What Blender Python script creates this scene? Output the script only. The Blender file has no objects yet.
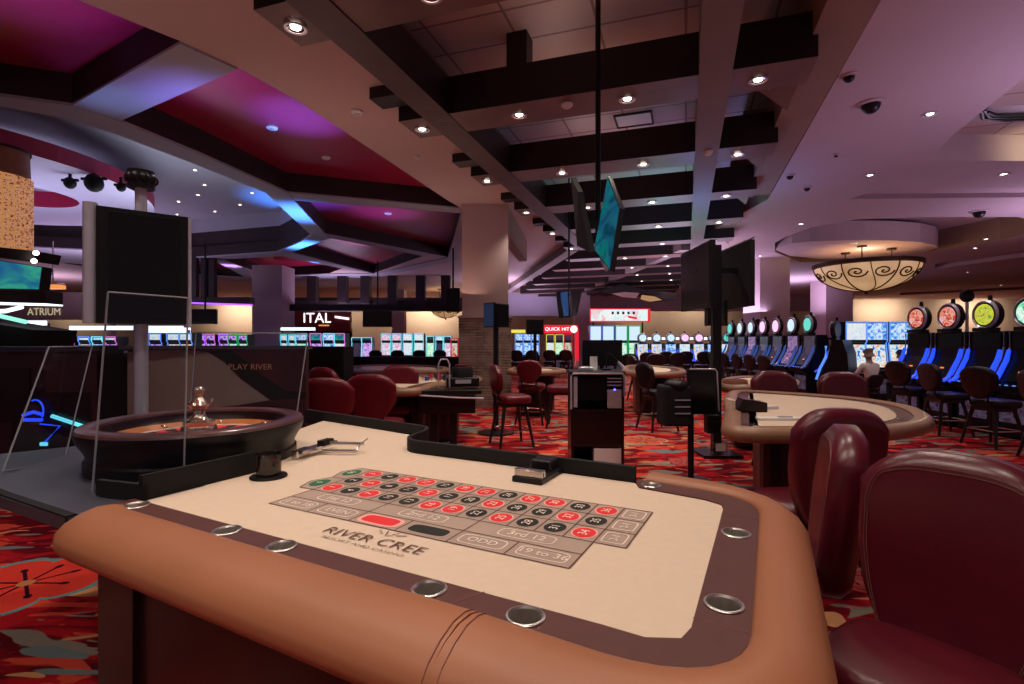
import bpy, bmesh, math, random
from mathutils import Vector, Matrix
from mathutils.geometry import tessellate_polygon
random.seed(7)
PI = math.pi
col = bpy.context.scene.collection
F = 515.0
EYE = 1.5

# ---------------------------------------------------------------- placing
def G(px, py, z):
    """point at height z that the photograph shows at pixel (px, py)"""
    Y = F * (z - EYE) / (341.0 - py)
    return Vector(((px - 512) / F * Y, Y, z))

def D(px, py, Y):
    """point at distance Y that the photograph shows at pixel (px, py)"""
    return Vector(((px - 512) / F * Y, Y, EYE + (341.0 - py) / F * Y))

TH = math.atan(.52)
CT, ST = math.cos(TH), math.sin(TH)
def TB(a, b, z=0.0):            # roulette table frame
    return Vector((a * CT + b * ST, -a * ST + b * CT, z))
HH = math.atan((686 - 512) / F)
CH, SH = math.cos(HH), math.sin(HH)
def HP(u, v, z=0.0):            # hall frame: u across, v along
    return Vector((v * SH + u * CH, v * CH - u * SH, z))

# ---------------------------------------------------------------- materials
MATS = {}
def newmat(name):
    m = bpy.data.materials.new(name); m.use_nodes = True
    nt = m.node_tree; b = nt.nodes['Principled BSDF']
    MATS[name] = m
    return m, nt, b

def pm(name, c, rough=.5, metal=0, var=.12, scale=12, bump=0, bscale=200, coat=0, spec=.5):
    m, nt, b = newmat(name)
    tc = nt.nodes.new('ShaderNodeTexCoord')
    nz = nt.nodes.new('ShaderNodeTexNoise'); nz.inputs['Scale'].default_value = scale; nz.inputs['Detail'].default_value = 4
    nt.links.new(tc.outputs['Object'], nz.inputs['Vector'])
    r = nt.nodes.new('ShaderNodeValToRGB')
    r.color_ramp.elements[0].position = .3; r.color_ramp.elements[1].position = .7
    r.color_ramp.elements[0].color = tuple(x * (1 - var) for x in c) + (1,)
    r.color_ramp.elements[1].color = tuple(min(1, x * (1 + var)) for x in c) + (1,)
    nt.links.new(nz.outputs['Fac'], r.inputs['Fac']); nt.links.new(r.outputs['Color'], b.inputs['Base Color'])
    b.inputs['Roughness'].default_value = rough; b.inputs['Metallic'].default_value = metal
    b.inputs['Specular IOR Level'].default_value = spec
    if coat: b.inputs['Coat Weight'].default_value = coat; b.inputs['Coat Roughness'].default_value = .15
    if bump:
        n2 = nt.nodes.new('ShaderNodeTexNoise'); n2.inputs['Scale'].default_value = bscale
        nt.links.new(tc.outputs['Object'], n2.inputs['Vector'])
        bp = nt.nodes.new('ShaderNodeBump'); bp.inputs['Strength'].default_value = bump; bp.inputs['Distance'].default_value = .01
        nt.links.new(n2.outputs['Fac'], bp.inputs['Height']); nt.links.new(bp.outputs['Normal'], b.inputs['Normal'])
    return m

def em(name, c, s):
    m, nt, b = newmat(name)
    b.inputs['Base Color'].default_value = (.02, .02, .02, 1)
    b.inputs['Emission Color'].default_value = tuple(c) + (1,); b.inputs['Emission Strength'].default_value = s
    b.inputs['Roughness'].default_value = .3
    return m

def screen(name, cols, s, scale=6, seed=0, dist=1.5):
    """lit game screen: blotches of several colours"""
    m, nt, b = newmat(name)
    tc = nt.nodes.new('ShaderNodeTexCoord')
    mp = nt.nodes.new('ShaderNodeMapping'); mp.inputs['Location'].default_value = (seed * 3.1, seed * 1.7, seed)
    nt.links.new(tc.outputs['Object'], mp.inputs['Vector'])
    nz = nt.nodes.new('ShaderNodeTexNoise'); nz.inputs['Scale'].default_value = scale; nz.inputs['Detail'].default_value = 3
    nz.inputs['Distortion'].default_value = dist
    nt.links.new(mp.outputs['Vector'], nz.inputs['Vector'])
    r = nt.nodes.new('ShaderNodeValToRGB'); e = r.color_ramp.elements
    n = len(cols)
    while len(e) < n: e.new(.5)
    for i, c in enumerate(cols):
        e[i].position = .32 + .36 * i / max(1, n - 1); e[i].color = tuple(c) + (1,)
    nt.links.new(nz.outputs['Fac'], r.inputs['Fac'])
    nt.links.new(r.outputs['Color'], b.inputs['Emission Color']); b.inputs['Emission Strength'].default_value = s * .72
    b.inputs['Base Color'].default_value = (.01, .01, .01, 1); b.inputs['Roughness'].default_value = .15
    return m

class NB:
    """small node expression builder"""
    def __init__(s, nt): s.nt = nt
    def link(s, v, sock):
        if isinstance(v, (int, float)): sock.default_value = v
        elif isinstance(v, tuple): sock.default_value = v
        else: s.nt.links.new(v, sock)
    def m(s, op, a, b=0.0, c=0.0):
        n = s.nt.nodes.new('ShaderNodeMath'); n.operation = op
        s.link(a, n.inputs[0]); s.link(b, n.inputs[1]); s.link(c, n.inputs[2]); return n.outputs[0]
    def mix(s, f, a, b):
        n = s.nt.nodes.new('ShaderNodeMix'); n.data_type = 'RGBA'
        s.link(f, n.inputs['Factor']); s.link(a, n.inputs['A']); s.link(b, n.inputs['B'])
        return n.outputs['Result']
    def step(s, lo, hi, v):
        n = s.nt.nodes.new('ShaderNodeMapRange'); n.inputs['From Min'].default_value = lo; n.inputs['From Max'].default_value = hi
        s.link(v, n.inputs['Value']); return n.outputs['Result']
    def noise(s, vec, scale, detail=2, dist=0):
        n = s.nt.nodes.new('ShaderNodeTexNoise'); n.inputs['Scale'].default_value = scale; n.inputs['Detail'].default_value = detail
        n.inputs['Distortion'].default_value = dist; s.link(vec, n.inputs['Vector']); return n.outputs['Fac']

def carpet_mat():
    m, nt, b = newmat('carpet'); n = NB(nt)
    tc = nt.nodes.new('ShaderNodeTexCoord'); P = tc.outputs['Object']
    mp = nt.nodes.new('ShaderNodeMapping'); mp.inputs['Rotation'].default_value = (0, 0, .5); mp.inputs['Scale'].default_value = (1, 2.2, 1)
    nt.links.new(P, mp.inputs['Vector']); Q = mp.outputs['Vector']
    base = n.mix(n.step(.44, .58, n.noise(Q, 1.6, 5, 1.4)), (.13, .003, .010, 1), (.55, .012, .02, 1))
    base = n.mix(n.step(.555, .57, n.noise(Q, 1.5, 3, 1.2)), base, (.8, .085, .045, 1))
    mp2 = nt.nodes.new('ShaderNodeMapping'); mp2.inputs['Location'].default_value = (7.3, 2.2, 0); mp2.inputs['Rotation'].default_value = (0, 0, -.35); mp2.inputs['Scale'].default_value = (1, 2.6, 1)
    nt.links.new(P, mp2.inputs['Vector']); R = mp2.outputs['Vector']
    leaf = n.step(.61, .62, n.noise(R, 1.5, 2, .9))
    vein = n.step(.03, .06, n.m('ABSOLUTE', n.m('SINE', n.m('MULTIPLY', n.noise(R, 3, 1, 1), 60.))))
    base = n.mix(leaf, base, n.mix(vein, (.08, .05, .05, 1), (.32, .27, .21, 1)))
    mp3 = nt.nodes.new('ShaderNodeMapping'); mp3.inputs['Location'].default_value = (-3.1, 9.2, 0); mp3.inputs['Scale'].default_value = (1, 2.4, 1); mp3.inputs['Rotation'].default_value = (0, 0, .2)
    nt.links.new(P, mp3.inputs['Vector']); S = mp3.outputs['Vector']
    base = n.mix(n.step(.615, .625, n.noise(S, 1.3, 2, 1.1)), base, (.2, .26, .26, 1))
    base = n.mix(n.step(.655, .66, n.noise(S, 2.1, 1, .6)), base, (.75, .36, .16, 1))
    sp = nt.nodes.new('ShaderNodeSeparateXYZ'); nt.links.new(P, sp.inputs[0])
    def flower(cx, cy, px_, py_, R0, fill, line, base):
        wx = n.m('WRAP', n.m('SUBTRACT', sp.outputs[0], cx), px_ / 2, -px_ / 2)
        wy = n.m('WRAP', n.m('SUBTRACT', sp.outputs[1], cy), py_ / 2, -py_ / 2)
        r = n.m('SQRT', n.m('ADD', n.m('MULTIPLY', wx, wx), n.m('MULTIPLY', wy, wy)))
        th = n.m('ARCTAN2', wy, wx)
        pet = n.m('ABSOLUTE', n.m('COSINE', n.m('MULTIPLY', th, 2.5)))
        pet = n.m('POWER', pet, .6)
        rr = n.m('DIVIDE', r, n.m('MULTIPLY_ADD', pet, .28 * R0, .72 * R0))
        base = n.mix(n.step(1.10, 1.08, rr), base, line)
        base = n.mix(n.step(1.0, .985, rr), base, fill)
        st = n.m('MULTIPLY', n.m('ABSOLUTE', n.m('SINE', n.m('MULTIPLY', th, 4.))), r)
        ins = n.m('MULTIPLY', n.step(.028 * R0 * 4, .02 * R0 * 4, st), n.step(.64 * R0, .63 * R0, r))
        base = n.mix(ins, base, (.035, .004, .015, 1))
        tip = n.m('MULTIPLY', n.step(.2 * R0, .16 * R0, st), n.m('MULTIPLY', n.step(.62 * R0, .6 * R0, r), n.step(.5 * R0, .52 * R0, r)))
        base = n.mix(tip, base, (.035, .004, .015, 1))
        base = n.mix(n.step(.12 * R0, .1 * R0, r), base, (.6, .25, .1, 1))
        return base
    c = G(26, 583, 0)
    base = flower(c.x, c.y, 3.4, 3.1, .42, (.82, .055, .035, 1), (.12, .36, .36, 1), base)
    base = flower(c.x + 1.6, c.y + 1.5, 3.4, 3.1, .34, (.7, .14, .07, 1), (.5, .42, .33, 1), base)
    base = flower(c.x + 1.75, c.y + .1, 3.4, 3.1, .2, (.55, .1, .09, 1), (.1, .02, .03, 1), base)
    fuzz = n.step(.3, .75, n.noise(P, 260, 1))
    base = n.mix(n.m('MULTIPLY', fuzz, .35), base, (.03, .0, .0, 1))
    nt.links.new(base, b.inputs['Base Color']); b.inputs['Roughness'].default_value = .95
    b.inputs['Specular IOR Level'].default_value = .1
    bp = nt.nodes.new('ShaderNodeBump'); bp.inputs['Strength'].default_value = .4; bp.inputs['Distance'].default_value = .004
    nt.links.new(fuzz, bp.inputs['Height']); nt.links.new(bp.outputs['Normal'], b.inputs['Normal'])
    return m

def stone_mat():
    m, nt, b = newmat('stacked_stone'); n = NB(nt)
    tc = nt.nodes.new('ShaderNodeTexCoord')
    sp = nt.nodes.new('ShaderNodeSeparateXYZ'); nt.links.new(tc.outputs['Object'], sp.inputs[0])
    cb = nt.nodes.new('ShaderNodeCombineXYZ')
    nt.links.new(n.m('ADD', sp.outputs[0], sp.outputs[1]), cb.inputs[0]); nt.links.new(sp.outputs[2], cb.inputs[1])
    br = nt.nodes.new('ShaderNodeTexBrick'); nt.links.new(cb.outputs[0], br.inputs['Vector'])
    br.inputs['Scale'].default_value = 1.6; br.inputs['Brick Width'].default_value = .5; br.inputs['Row Height'].default_value = .1
    br.inputs['Mortar Size'].default_value = .016; br.inputs['Mortar'].default_value = (.015, .01, .01, 1)
    br.inputs['Color1'].default_value = (.36, .24, .18, 1); br.inputs['Color2'].default_value = (.11, .08, .07, 1)
    br.offset = .37; br.squash = 1.4
    nz = n.noise(cb.outputs[0], 3, 4)
    nt.links.new(n.mix(n.step(.3, .7, nz), br.outputs['Color'], (.42, .32, .26, 1)), b.inputs['Base Color'])
    bp = nt.nodes.new('ShaderNodeBump'); bp.inputs['Strength'].default_value = .9; bp.inputs['Distance'].default_value = .05
    nt.links.new(br.outputs['Fac'], bp.inputs['Height']); bp.invert = True
    nt.links.new(bp.outputs['Normal'], b.inputs['Normal']); b.inputs['Roughness'].default_value = .85
    return m

def tile_mat():
    m, nt, b = newmat('ceiling_tile'); n = NB(nt)
    tc = nt.nodes.new('ShaderNodeTexCoord')
    mp = nt.nodes.new('ShaderNodeMapping'); mp.inputs['Rotation'].default_value = (0, 0, HH)
    nt.links.new(tc.outputs['Object'], mp.inputs['Vector'])
    br = nt.nodes.new('ShaderNodeTexBrick'); nt.links.new(mp.outputs['Vector'], br.inputs['Vector'])
    br.offset = 0; br.inputs['Scale'].default_value = 1; br.inputs['Brick Width'].default_value = 1.0; br.inputs['Row Height'].default_value = .62
    br.inputs['Mortar Size'].default_value = .018
    br.inputs['Color1'].default_value = (.62, .5, .48, 1); br.inputs['Color2'].default_value = (.56, .45, .44, 1); br.inputs['Mortar'].default_value = (.3, .2, .2, 1)
    nt.links.new(br.outputs['Color'], b.inputs['Base Color']); b.inputs['Roughness'].default_value = .9
    return m

def glass_mat(name, tint=(.9, .95, 1), alpha=.12, rough=.03):
    m, nt, b = newmat(name)
    b.inputs['Base Color'].default_value = tuple(tint) + (1,)
    b.inputs['Roughness'].default_value = rough
    b.inputs['Transmission Weight'].default_value = 0
    tr = nt.nodes.new('ShaderNodeBsdfTransparent'); tr.inputs['Color'].default_value = tuple(tint) + (1,)
    gl = nt.nodes.new('ShaderNodeBsdfGlossy'); gl.inputs['Roughness'].default_value = rough
    fr = nt.nodes.new('ShaderNodeFresnel'); fr.inputs['IOR'].default_value = 1.45
    mx = nt.nodes.new('ShaderNodeMath'); mx.operation = 'MULTIPLY_ADD'; mx.inputs[1].default_value = .1; mx.inputs[2].default_value = alpha
    nt.links.new(fr.outputs[0], mx.inputs[0]); mx.use_clamp = True
    ms = nt.nodes.new('ShaderNodeMixShader')
    nt.links.new(mx.outputs[0], ms.inputs[0]); nt.links.new(tr.outputs[0], ms.inputs[1]); nt.links.new(gl.outputs[0], ms.inputs[2])
    nt.links.new(ms.outputs[0], nt.nodes['Material Output'].inputs['Surface'])
    return m

M_carpet = carpet_mat(); M_stone = stone_mat(); M_tile = tile_mat()
M_paint = pm('pink_beige_paint', (.50, .37, .35), .8, var=.03, scale=1)
M_paint2 = pm('mauve_paint', (.50, .38, .42), .8, var=.03, scale=1)
M_grey = pm('grey_blue_paint', (.34, .34, .40), .8, var=.04, scale=1)
M_beam = pm('dark_wood', (.013, .0045, .006), .5, var=.25, scale=3)
M_beamb = pm('dark_wood_lit_underside', (.15, .078, .068), .45, var=.25, scale=2)  # the dark wood again, lightened for light falling on the beam undersides
M_gbeam = pm('taupe_beam_paint', (.21, .165, .16), .7, var=.05, scale=2)
M_red = pm('red_ceiling_paint', (.34, .016, .06), .36, var=.06, scale=1)
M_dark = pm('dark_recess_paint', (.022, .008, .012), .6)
M_tan = pm('tan_paint', (.26, .16, .12), .8, var=.05, scale=2)
M_cream = pm('warm_cream_wall', (.55, .43, .36), .85, var=.05, scale=1)
M_lav = pm('lavender_drop_paint', (.5, .47, .62), .7, var=.04, scale=1)
M_black = pm('black_plastic', (.008, .007, .009), .38, spec=.3)
M_blackm = pm('matte_black', (.013, .012, .013), .7, spec=.25)
M_scr = pm('dark_screen_glass', (.006, .0055, .008), .2, spec=.3)
M_chrome = pm('brushed_steel', (.62, .6, .58), .22, 1, var=.08, scale=40)
M_silver = pm('silver_frame', (.62, .61, .7), .32, .45, var=.05)
M_felt = pm('cream_felt', (.70, .55, .42), .95, var=.02, scale=30, bump=.15, bscale=600, spec=.1)
M_track = pm('brown_vinyl_track', (.095, .028, .024), .5, var=.08, scale=20, bump=.1, bscale=300)
M_pad = pm('tan_leather', (.36, .135, .062), .45, var=.05, scale=3, bump=.03, bscale=250)
M_pad2 = pm('brown_leather_rail', (.3, .16, .09), .35, var=.1, scale=8)
M_body = pm('dark_cherry_wood', (.014, .004, .005), .3, var=.3, scale=4, spec=.3)
M_vinyl = pm('oxblood_vinyl', (.095, .006, .014), .3, var=.12, scale=8, bump=.06, bscale=180)
M_vinyl2 = pm('bright_red_vinyl', (.14, .008, .016), .3, var=.12, scale=8)
M_stitch = pm('pale_stitching', (.2, .07, .06), .6)
M_navy = pm('dark_navy_vinyl', (.006, .002, .005), .35, var=.15)
M_wood = pm('dark_chair_wood', (.02, .007, .006), .35, var=.2, scale=10)
M_deck = pm('slate_deck_laminate', (.055, .055, .075), .4, var=.1, scale=5)
M_wrim = pm('rosewood_wheel_rim', (.09, .035, .032), .3, var=.25, scale=9, coat=.6)
M_wood2 = pm('orange_veneer', (.45, .14, .035), .3, var=.3, scale=9, coat=.5)
M_layout = pm('layout_mushroom_print', (.42, .31, .25), .95, var=.02)
M_line = pm('layout_brown_line', (.12, .055, .045), .9)
M_pred = pm('layout_red_print', (.75, .03, .035), .9, var=.03)
M_pblk = pm('layout_black_print', (.018, .016, .014), .9)
M_pgrn = pm('layout_green_print', (.02, .14, .06), .9)
M_pwht = pm('layout_pale_print', (.85, .72, .62), .9)
M_ppink = pm('layout_pink_print', (.9, .42, .36), .9)
M_smoke = glass_mat('smoked_acrylic', (.5, .42, .42), .05)
M_glass = glass_mat('clear_acrylic', (.9, .92, .94), .008)
M_gedge = pm('polished_acrylic_edge', (.3, .3, .34), .3, var=.05)
M_cup = pm('cup_steel', (.88, .85, .8), .3, 1, var=.1, scale=60)
M_lamp = em('lamp_glow', (1, .86, .72), 10)
M_lampd = em('small_lamp_glow', (1, .85, .78), 7)
M_bar = em('blue_light_bar', (.015, .07, 1), 1.3)
M_bard = em('dim_blue_light_bar', (.05, .12, .5), .55)
M_barw = em('pale_blue_light_bar', (.12, .3, 1), 1.1)
M_purple = em('purple_light_strip', (.45, .1, 1), 1.6)
M_orange = em('orange_digits', (1, .22, .03), 1.5)
M_white = em('white_lit_panel', (.85, .95, 1), 1.8)
M_cyan = em('cyan_lit_panel', (.15, .75, .9), 1.2)
M_green = em('green_lit_frame', (.02, .5, .14), 1.0)
M_lblue = em('blue_lit_frame', (.12, .12, .75), .8)
M_redlit = em('red_lit_sign', (.9, .02, .04), .9)
M_warm = em('warm_cove_light', (1, .72, .36), 1.6)
M_ylw = em('yellow_lit_panel', (.9, .75, .1), 1.0)
M_mag = em('magenta_lit_panel', (.9, .2, .8), .9)
M_paper = pm('white_paper', (.75, .74, .72), .8, var=.03)
M_skin = pm('skin', (.45, .25, .18), .5, var=.05)
M_shirt = pm('pale_shirt', (.85, .82, .76), .85, var=.06)
M_shirt2 = pm('grey_shirt', (.3, .3, .3), .85, var=.06)
M_trou = pm('dark_trousers', (.03, .03, .045), .8)
M_hair = pm('brown_hair', (.07, .035, .02), .6)
M_hairg = pm('greying_hair', (.25, .2, .16), .6)
M_clear = glass_mat('clear_ticket_holder', (.85, .85, .85), .12)
SC_blue = screen('blue_game_screen', [(.02, .08, .5), (.1, .4, 1), (.8, .9, 1), (.05, .5, .8)], 1.3, 5, 1)
SC_multi = screen('colourful_game_screen', [(.03, .15, .7), (.5, .8, 1), (.9, .85, .75), (.9, .35, .1), (.05, .3, .8)], 1.35, 6, 2)
SC_green = screen('green_game_screen', [(.02, .4, .15), (.3, .95, .6), (1, 1, .9), (.2, .8, .7)], 1.3, 6, 3)
SC_pink = screen('pink_game_screen', [(.3, .8, .9), (.9, .9, 1), (.9, .3, .6), (.5, .9, .95)], 1.2, 6, 4)
SC_white = screen('white_game_screen', [(.3, .8, .9), (.95, .97, 1), (.8, .85, .95), (.4, .8, .95)], 1.2, 5, 5)
SC_dim = screen('dim_game_screen', [(.02, .03, .08), (.15, .08, .15), (.25, .2, .35), (.05, .03, .08)], .3, 7, 6)
SC_teal = screen('teal_tv_picture', [(.0, .07, .12), (.01, .16, .28), (.0, .25, .22), (.0, .1, .2)], .75, 2.2, 7)
SC_green2 = screen('green_blue_tv_picture', [(.01, .1, .4), (.02, .3, .4), (.05, .55, .35), (.03, .15, .5)], .8, 3, 8)
SC_pur = screen('purple_game_screen', [(.15, .02, .5), (.7, .3, 1), (.9, .7, 1), (.3, .05, .8)], 1.1, 6, 9)
SC_pdim = screen('dim_purple_game_screen', [(.05, .02, .15), (.3, .12, .45), (.5, .35, .6), (.1, .03, .2)], .8, 6, 14)
SC_red = screen('red_game_screen', [(.6, .02, .03), (.9, .25, .2), (.9, .9, .8), (.1, .7, .5)], 1.0, 7, 10)
SC_topA = screen('red_wheel_face', [(.05, .02, .06), (.7, .05, .03), (.9, .35, .2), (.75, .6, .95)], 1.2, 9, 11)
SC_topB = screen('yellow_wheel_face', [(.1, .4, .1), (.75, .8, .05), (.9, .85, .1), (.3, .3, .1)], 1.0, 9, 12)
M_crystal = screen('lit_crystal_beads', [(.1, .025, .01), (.45, .14, .06), (.85, .42, .24), (.12, .03, .015)], .9, 34, 13, 0)
def alabaster_mat():
    m, nt, b = newmat('lit_alabaster_bowl'); n = NB(nt)
    tc = nt.nodes.new('ShaderNodeTexCoord')
    c = n.mix(n.step(.3, .7, n.noise(tc.outputs['Object'], 1.4, 3)), (.62, .36, .15, 1), (1, .66, .33, 1))
    nt.links.new(c, b.inputs['Emission Color']); b.inputs['Emission Strength'].default_value = .5
    b.inputs['Base Color'].default_value = (.7, .5, .35, 1)
    return m
M_bowl = alabaster_mat()

# ---------------------------------------------------------------- mesh builder
TXT = {}
def text_geo(body, off=0):
    if (body, off) in TXT: return TXT[(body, off)]
    cu = bpy.data.curves.new('t', 'FONT'); cu.body = body; cu.align_x = 'CENTER'; cu.align_y = 'CENTER'; cu.size = 1
    cu.resolution_u = 3; cu.offset = off
    o = bpy.data.objects.new('t', cu); col.objects.link(o)
    dg = bpy.context.evaluated_depsgraph_get(); dg.update()
    me = o.evaluated_get(dg).to_mesh()
    r = ([v.co.copy() for v in me.vertices], [tuple(p.vertices) for p in me.polygons])
    o.evaluated_get(dg).to_mesh_clear()
    bpy.data.objects.remove(o); bpy.data.curves.remove(cu)
    TXT[(body, off)] = r
    return r

class MB:
    def __init__(s): s.v = []; s.f = []; s.m = []
    def add(s, vs, fs, mi=0, M=None):
        o = len(s.v)
        s.v += [(M @ Vector(v)) if M else Vector(v) for v in vs]
        s.f += [tuple(i + o for i in f) for f in fs]; s.m += [mi] * len(fs)
        return s
    def box(s, c, d, rz=0, mi=0, M=None):
        x, y, z = d[0] / 2, d[1] / 2, d[2] / 2
        vs = [(i * x, j * y, k * z) for k in (-1, 1) for j in (-1, 1) for i in (-1, 1)]
        T = Matrix.Translation(Vector(c)) @ Matrix.Rotation(rz, 4, 'Z')
        if M: T = M @ T
        return s.add(vs, [(0, 2, 3, 1), (4, 5, 7, 6), (0, 1, 5, 4), (2, 6, 7, 3), (0, 4, 6, 2), (1, 3, 7, 5)], mi, T)
    def quadbox(s, p, t, mi=0):
        """four corners (in order) given a thickness vector t"""
        p = [Vector(q) for q in p]; t = Vector(t)
        return s.add(p + [q + t for q in p], [(3, 2, 1, 0), (4, 5, 6, 7), (0, 1, 5, 4), (1, 2, 6, 5), (2, 3, 7, 6), (3, 0, 4, 7)], mi)
    def prism(s, poly, z0, z1, mi=0, M=None, mside=None):
        n = len(poly)
        vs = [(p[0], p[1], z0) for p in poly] + [(p[0], p[1], z1) for p in poly]
        s.add(vs, [tuple(range(n - 1, -1, -1)), tuple(range(n, 2 * n))], mi, M)
        return s.add(vs, [(i, (i + 1) % n, n + (i + 1) % n, n + i) for i in range(n)], mi if mside is None else mside, M)
    def cyl(s, a, b, r0, r1=None, n=16, mi=0, cap=True):
        a, b = Vector(a), Vector(b); r1 = r0 if r1 is None else r1
        q = (b - a).to_track_quat('Z', 'Y'); L = (b - a).length
        vs = []
        for z, r in ((0, r0), (L, r1)):
            for i in range(n):
                t = 2 * PI * i / n; vs.append(a + q @ Vector((r * math.cos(t), r * math.sin(t), z)))
        fs = [(i, (i + 1) % n, n + (i + 1) % n, n + i) for i in range(n)]
        if cap: fs += [tuple(range(n - 1, -1, -1)), tuple(range(n, 2 * n))]
        return s.add(vs, fs, mi)
    def lathe(s, prof, n=32, M=None, mi=0, mis=None):
        vs = []
        for r, z in prof:
            for i in range(n):
                t = 2 * PI * i / n; vs.append((r * math.cos(t), r * math.sin(t), z))
        for k in range(len(prof) - 1):
            fs = [(k * n + i, k * n + (i + 1) % n, (k + 1) * n + (i + 1) % n, (k + 1) * n + i) for i in range(n)]
            o = len(s.v)
            if k == 0: s.v += [(M @ Vector(v)) if M else Vector(v) for v in vs]; base = o
            s.f += [tuple(i + base for i in f) for f in fs]; s.m += [mis[k] if mis else mi] * len(fs)
        return s
    def tube(s, path, r, n=8, mi=0, closed=False):
        P = [Vector(p) for p in path]; m = len(P); vs = []
        up = Vector((0, 0, 1))
        for i, p in enumerate(P):
            if closed: t = P[(i + 1) % m] - P[i - 1]
            else: t = P[min(i + 1, m - 1)] - P[max(i - 1, 0)]
            t.normalize()
            x = t.cross(up)
            if x.length < .05: x = t.cross(Vector((0, 1, 0)))
            x.normalize(); y = x.cross(t)
            rr = r[i] if isinstance(r, (list, tuple)) else r
            for k in range(n):
                a = 2 * PI * k / n; vs.append(p + x * math.cos(a) * rr + y * math.sin(a) * rr)
        fs = []
        for i in range(m if closed else m - 1):
            j = (i + 1) % m
            fs += [(i * n + k, i * n + (k + 1) % n, j * n + (k + 1) % n, j * n + k) for k in range(n)]
        if not closed: fs += [tuple(range(n - 1, -1, -1)), tuple((m - 1) * n + k for k in range(n))]
        return s.add(vs, fs, mi)
    def sweep(s, path, prof, mi=0, closed=False, cap=True, scl=None):
        """profile (offset, z) swept along a 2D path; offset is to the left of travel"""
        P = [Vector((p[0], p[1])) for p in path]; m = len(P); n = len(prof); vs = []
        for i, p in enumerate(P):
            if closed: d0 = p - P[i - 1]; d1 = P[(i + 1) % m] - p
            else:
                d1 = P[min(i + 1, m - 1)] - P[min(i, m - 2)]; d0 = P[max(i, 1)] - P[max(i - 1, 0)]
            d0.normalize(); d1.normalize(); n0 = Vector((-d0.y, d0.x)); n1 = Vector((-d1.y, d1.x))
            nn = (n0 + n1); nn.normalize(); k = 1 / max(.5, nn.dot(n0))
            for o, z in prof: q = p + nn * (o * k * (scl[i] if scl else 1)); vs.append((q.x, q.y, z))
        fs = []
        for i in range(m if closed else m - 1):
            j = (i + 1) % m
            fs += [(i * n + k, j * n + k, j * n + (k + 1) % n, i * n + (k + 1) % n) for k in range(n)]
        if cap and not closed: fs += [tuple(range(n)), tuple((m - 1) * n + k for k in range(n - 1, -1, -1))]
        return s.add(vs, fs, mi)
    def text(s, body, M, mi=0, off=0):
        v, f = text_geo(body, off); return s.add(v, f, mi, M)
    def sphere(s, c, r, n=16, m=8, mi=0, sc=(1, 1, 1)):
        prof = [(max(1e-4, math.sin(PI * k / m)) * r, -math.cos(PI * k / m) * r) for k in range(m + 1)]
        return s.lathe(prof, n, Matrix.Translation(Vector(c)) @ Matrix.Diagonal((*sc, 1)), mi)
    def build(s, name, mats, parent=None, smooth=35, bevel=0, sub=0, M=None):
        me = bpy.data.meshes.new(name)
        me.from_pydata([tuple(v) for v in s.v], [], s.f)
        mats = mats if isinstance(mats, (list, tuple)) else [mats]
        for m in mats: me.materials.append(m)
        me.polygons.foreach_set('material_index', s.m)
        me.update()
        if smooth:
            me.shade_smooth()
            try: me.set_sharp_from_angle(angle=math.radians(smooth))
            except Exception: pass
        o = bpy.data.objects.new(name, me); col.objects.link(o)
        if parent: o.parent = parent
        if bevel:
            b = o.modifiers.new('bevel', 'BEVEL'); b.width = bevel; b.segments = 3; b.limit_method = 'ANGLE'; b.angle_limit = math.radians(40)
        if sub:
            b = o.modifiers.new('sub', 'SUBSURF'); b.levels = b.render_levels = sub
        return o

def fixn(o):
    bm = bmesh.new(); bm.from_mesh(o.data); bmesh.ops.recalc_face_normals(bm, faces=bm.faces); bm.to_mesh(o.data); bm.free(); return o

def thing(name, label, cat, loc=(0, 0, 0), rz=0, group=None):
    o = bpy.data.objects.new(name, None); col.objects.link(o); o.empty_display_size = .1
    o.location = loc; o.rotation_euler = (0, 0, rz); o['label'] = label; o['category'] = cat
    if group: o['group'] = group
    return o
def tag(o, label, cat, group=None):
    o['label'] = label; o['category'] = cat
    if group: o['group'] = group
    return o
def struct(o): o['kind'] = 'structure'; return o
def dup(r0, loc, rz, label, group=None, sc=None):
    r = r0.copy(); col.objects.link(r); r.location = loc; r.rotation_euler = (0, 0, rz); r['label'] = label
    if sc: r.scale = (sc, sc, sc)
    if group: r['group'] = group
    for c0 in list(r0.children):
        c = c0.copy(); col.objects.link(c); c.parent = r
        for g0 in list(c0.children):
            g = g0.copy(); col.objects.link(g); g.parent = c
    return r
def face_rz(d):        # local +Y turned to direction d
    return math.atan2(-d[0], d[1])
NTH = ['first', 'second', 'third', 'fourth', 'fifth', 'sixth', 'seventh', 'eighth', 'ninth', 'tenth', 'eleventh', 'twelfth', 'thirteenth', 'fourteenth', 'fifteenth', 'sixteenth']
def bez(p0, p1, p2, n=8):
    p0, p1, p2 = Vector(p0), Vector(p1), Vector(p2)
    return [p0 * (1 - t) ** 2 + p1 * 2 * t * (1 - t) + p2 * t * t for t in [i / n for i in range(n + 1)]]
def light(kind, name, loc, power, color, size=.1, aim=None, parent=None, spot=None, blend=.6, shape=None, sy=None):
    l = bpy.data.lights.new(name, kind); l.energy = power; l.color = color
    if kind == 'AREA':
        l.size = size
        if sy: l.shape = 'RECTANGLE'; l.size_y = sy
    else: l.shadow_soft_size = size
    if kind == 'SPOT': l.spot_size = spot or 2.2; l.spot_blend = blend
    o = bpy.data.objects.new(name, l); col.objects.link(o); o.location = loc
    if aim is not None: o.rotation_euler = (Vector(aim) - Vector(loc)).to_track_quat('-Z', 'Y').to_euler()
    if parent: o.parent = parent
    return o
SPOT_W = 85
# ================================================================ ROOM SHELL
FZ = 4.6; TZ = 4.35
def gl(pts, z=FZ): return [G(x, y, z) for x, y in pts]

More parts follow.
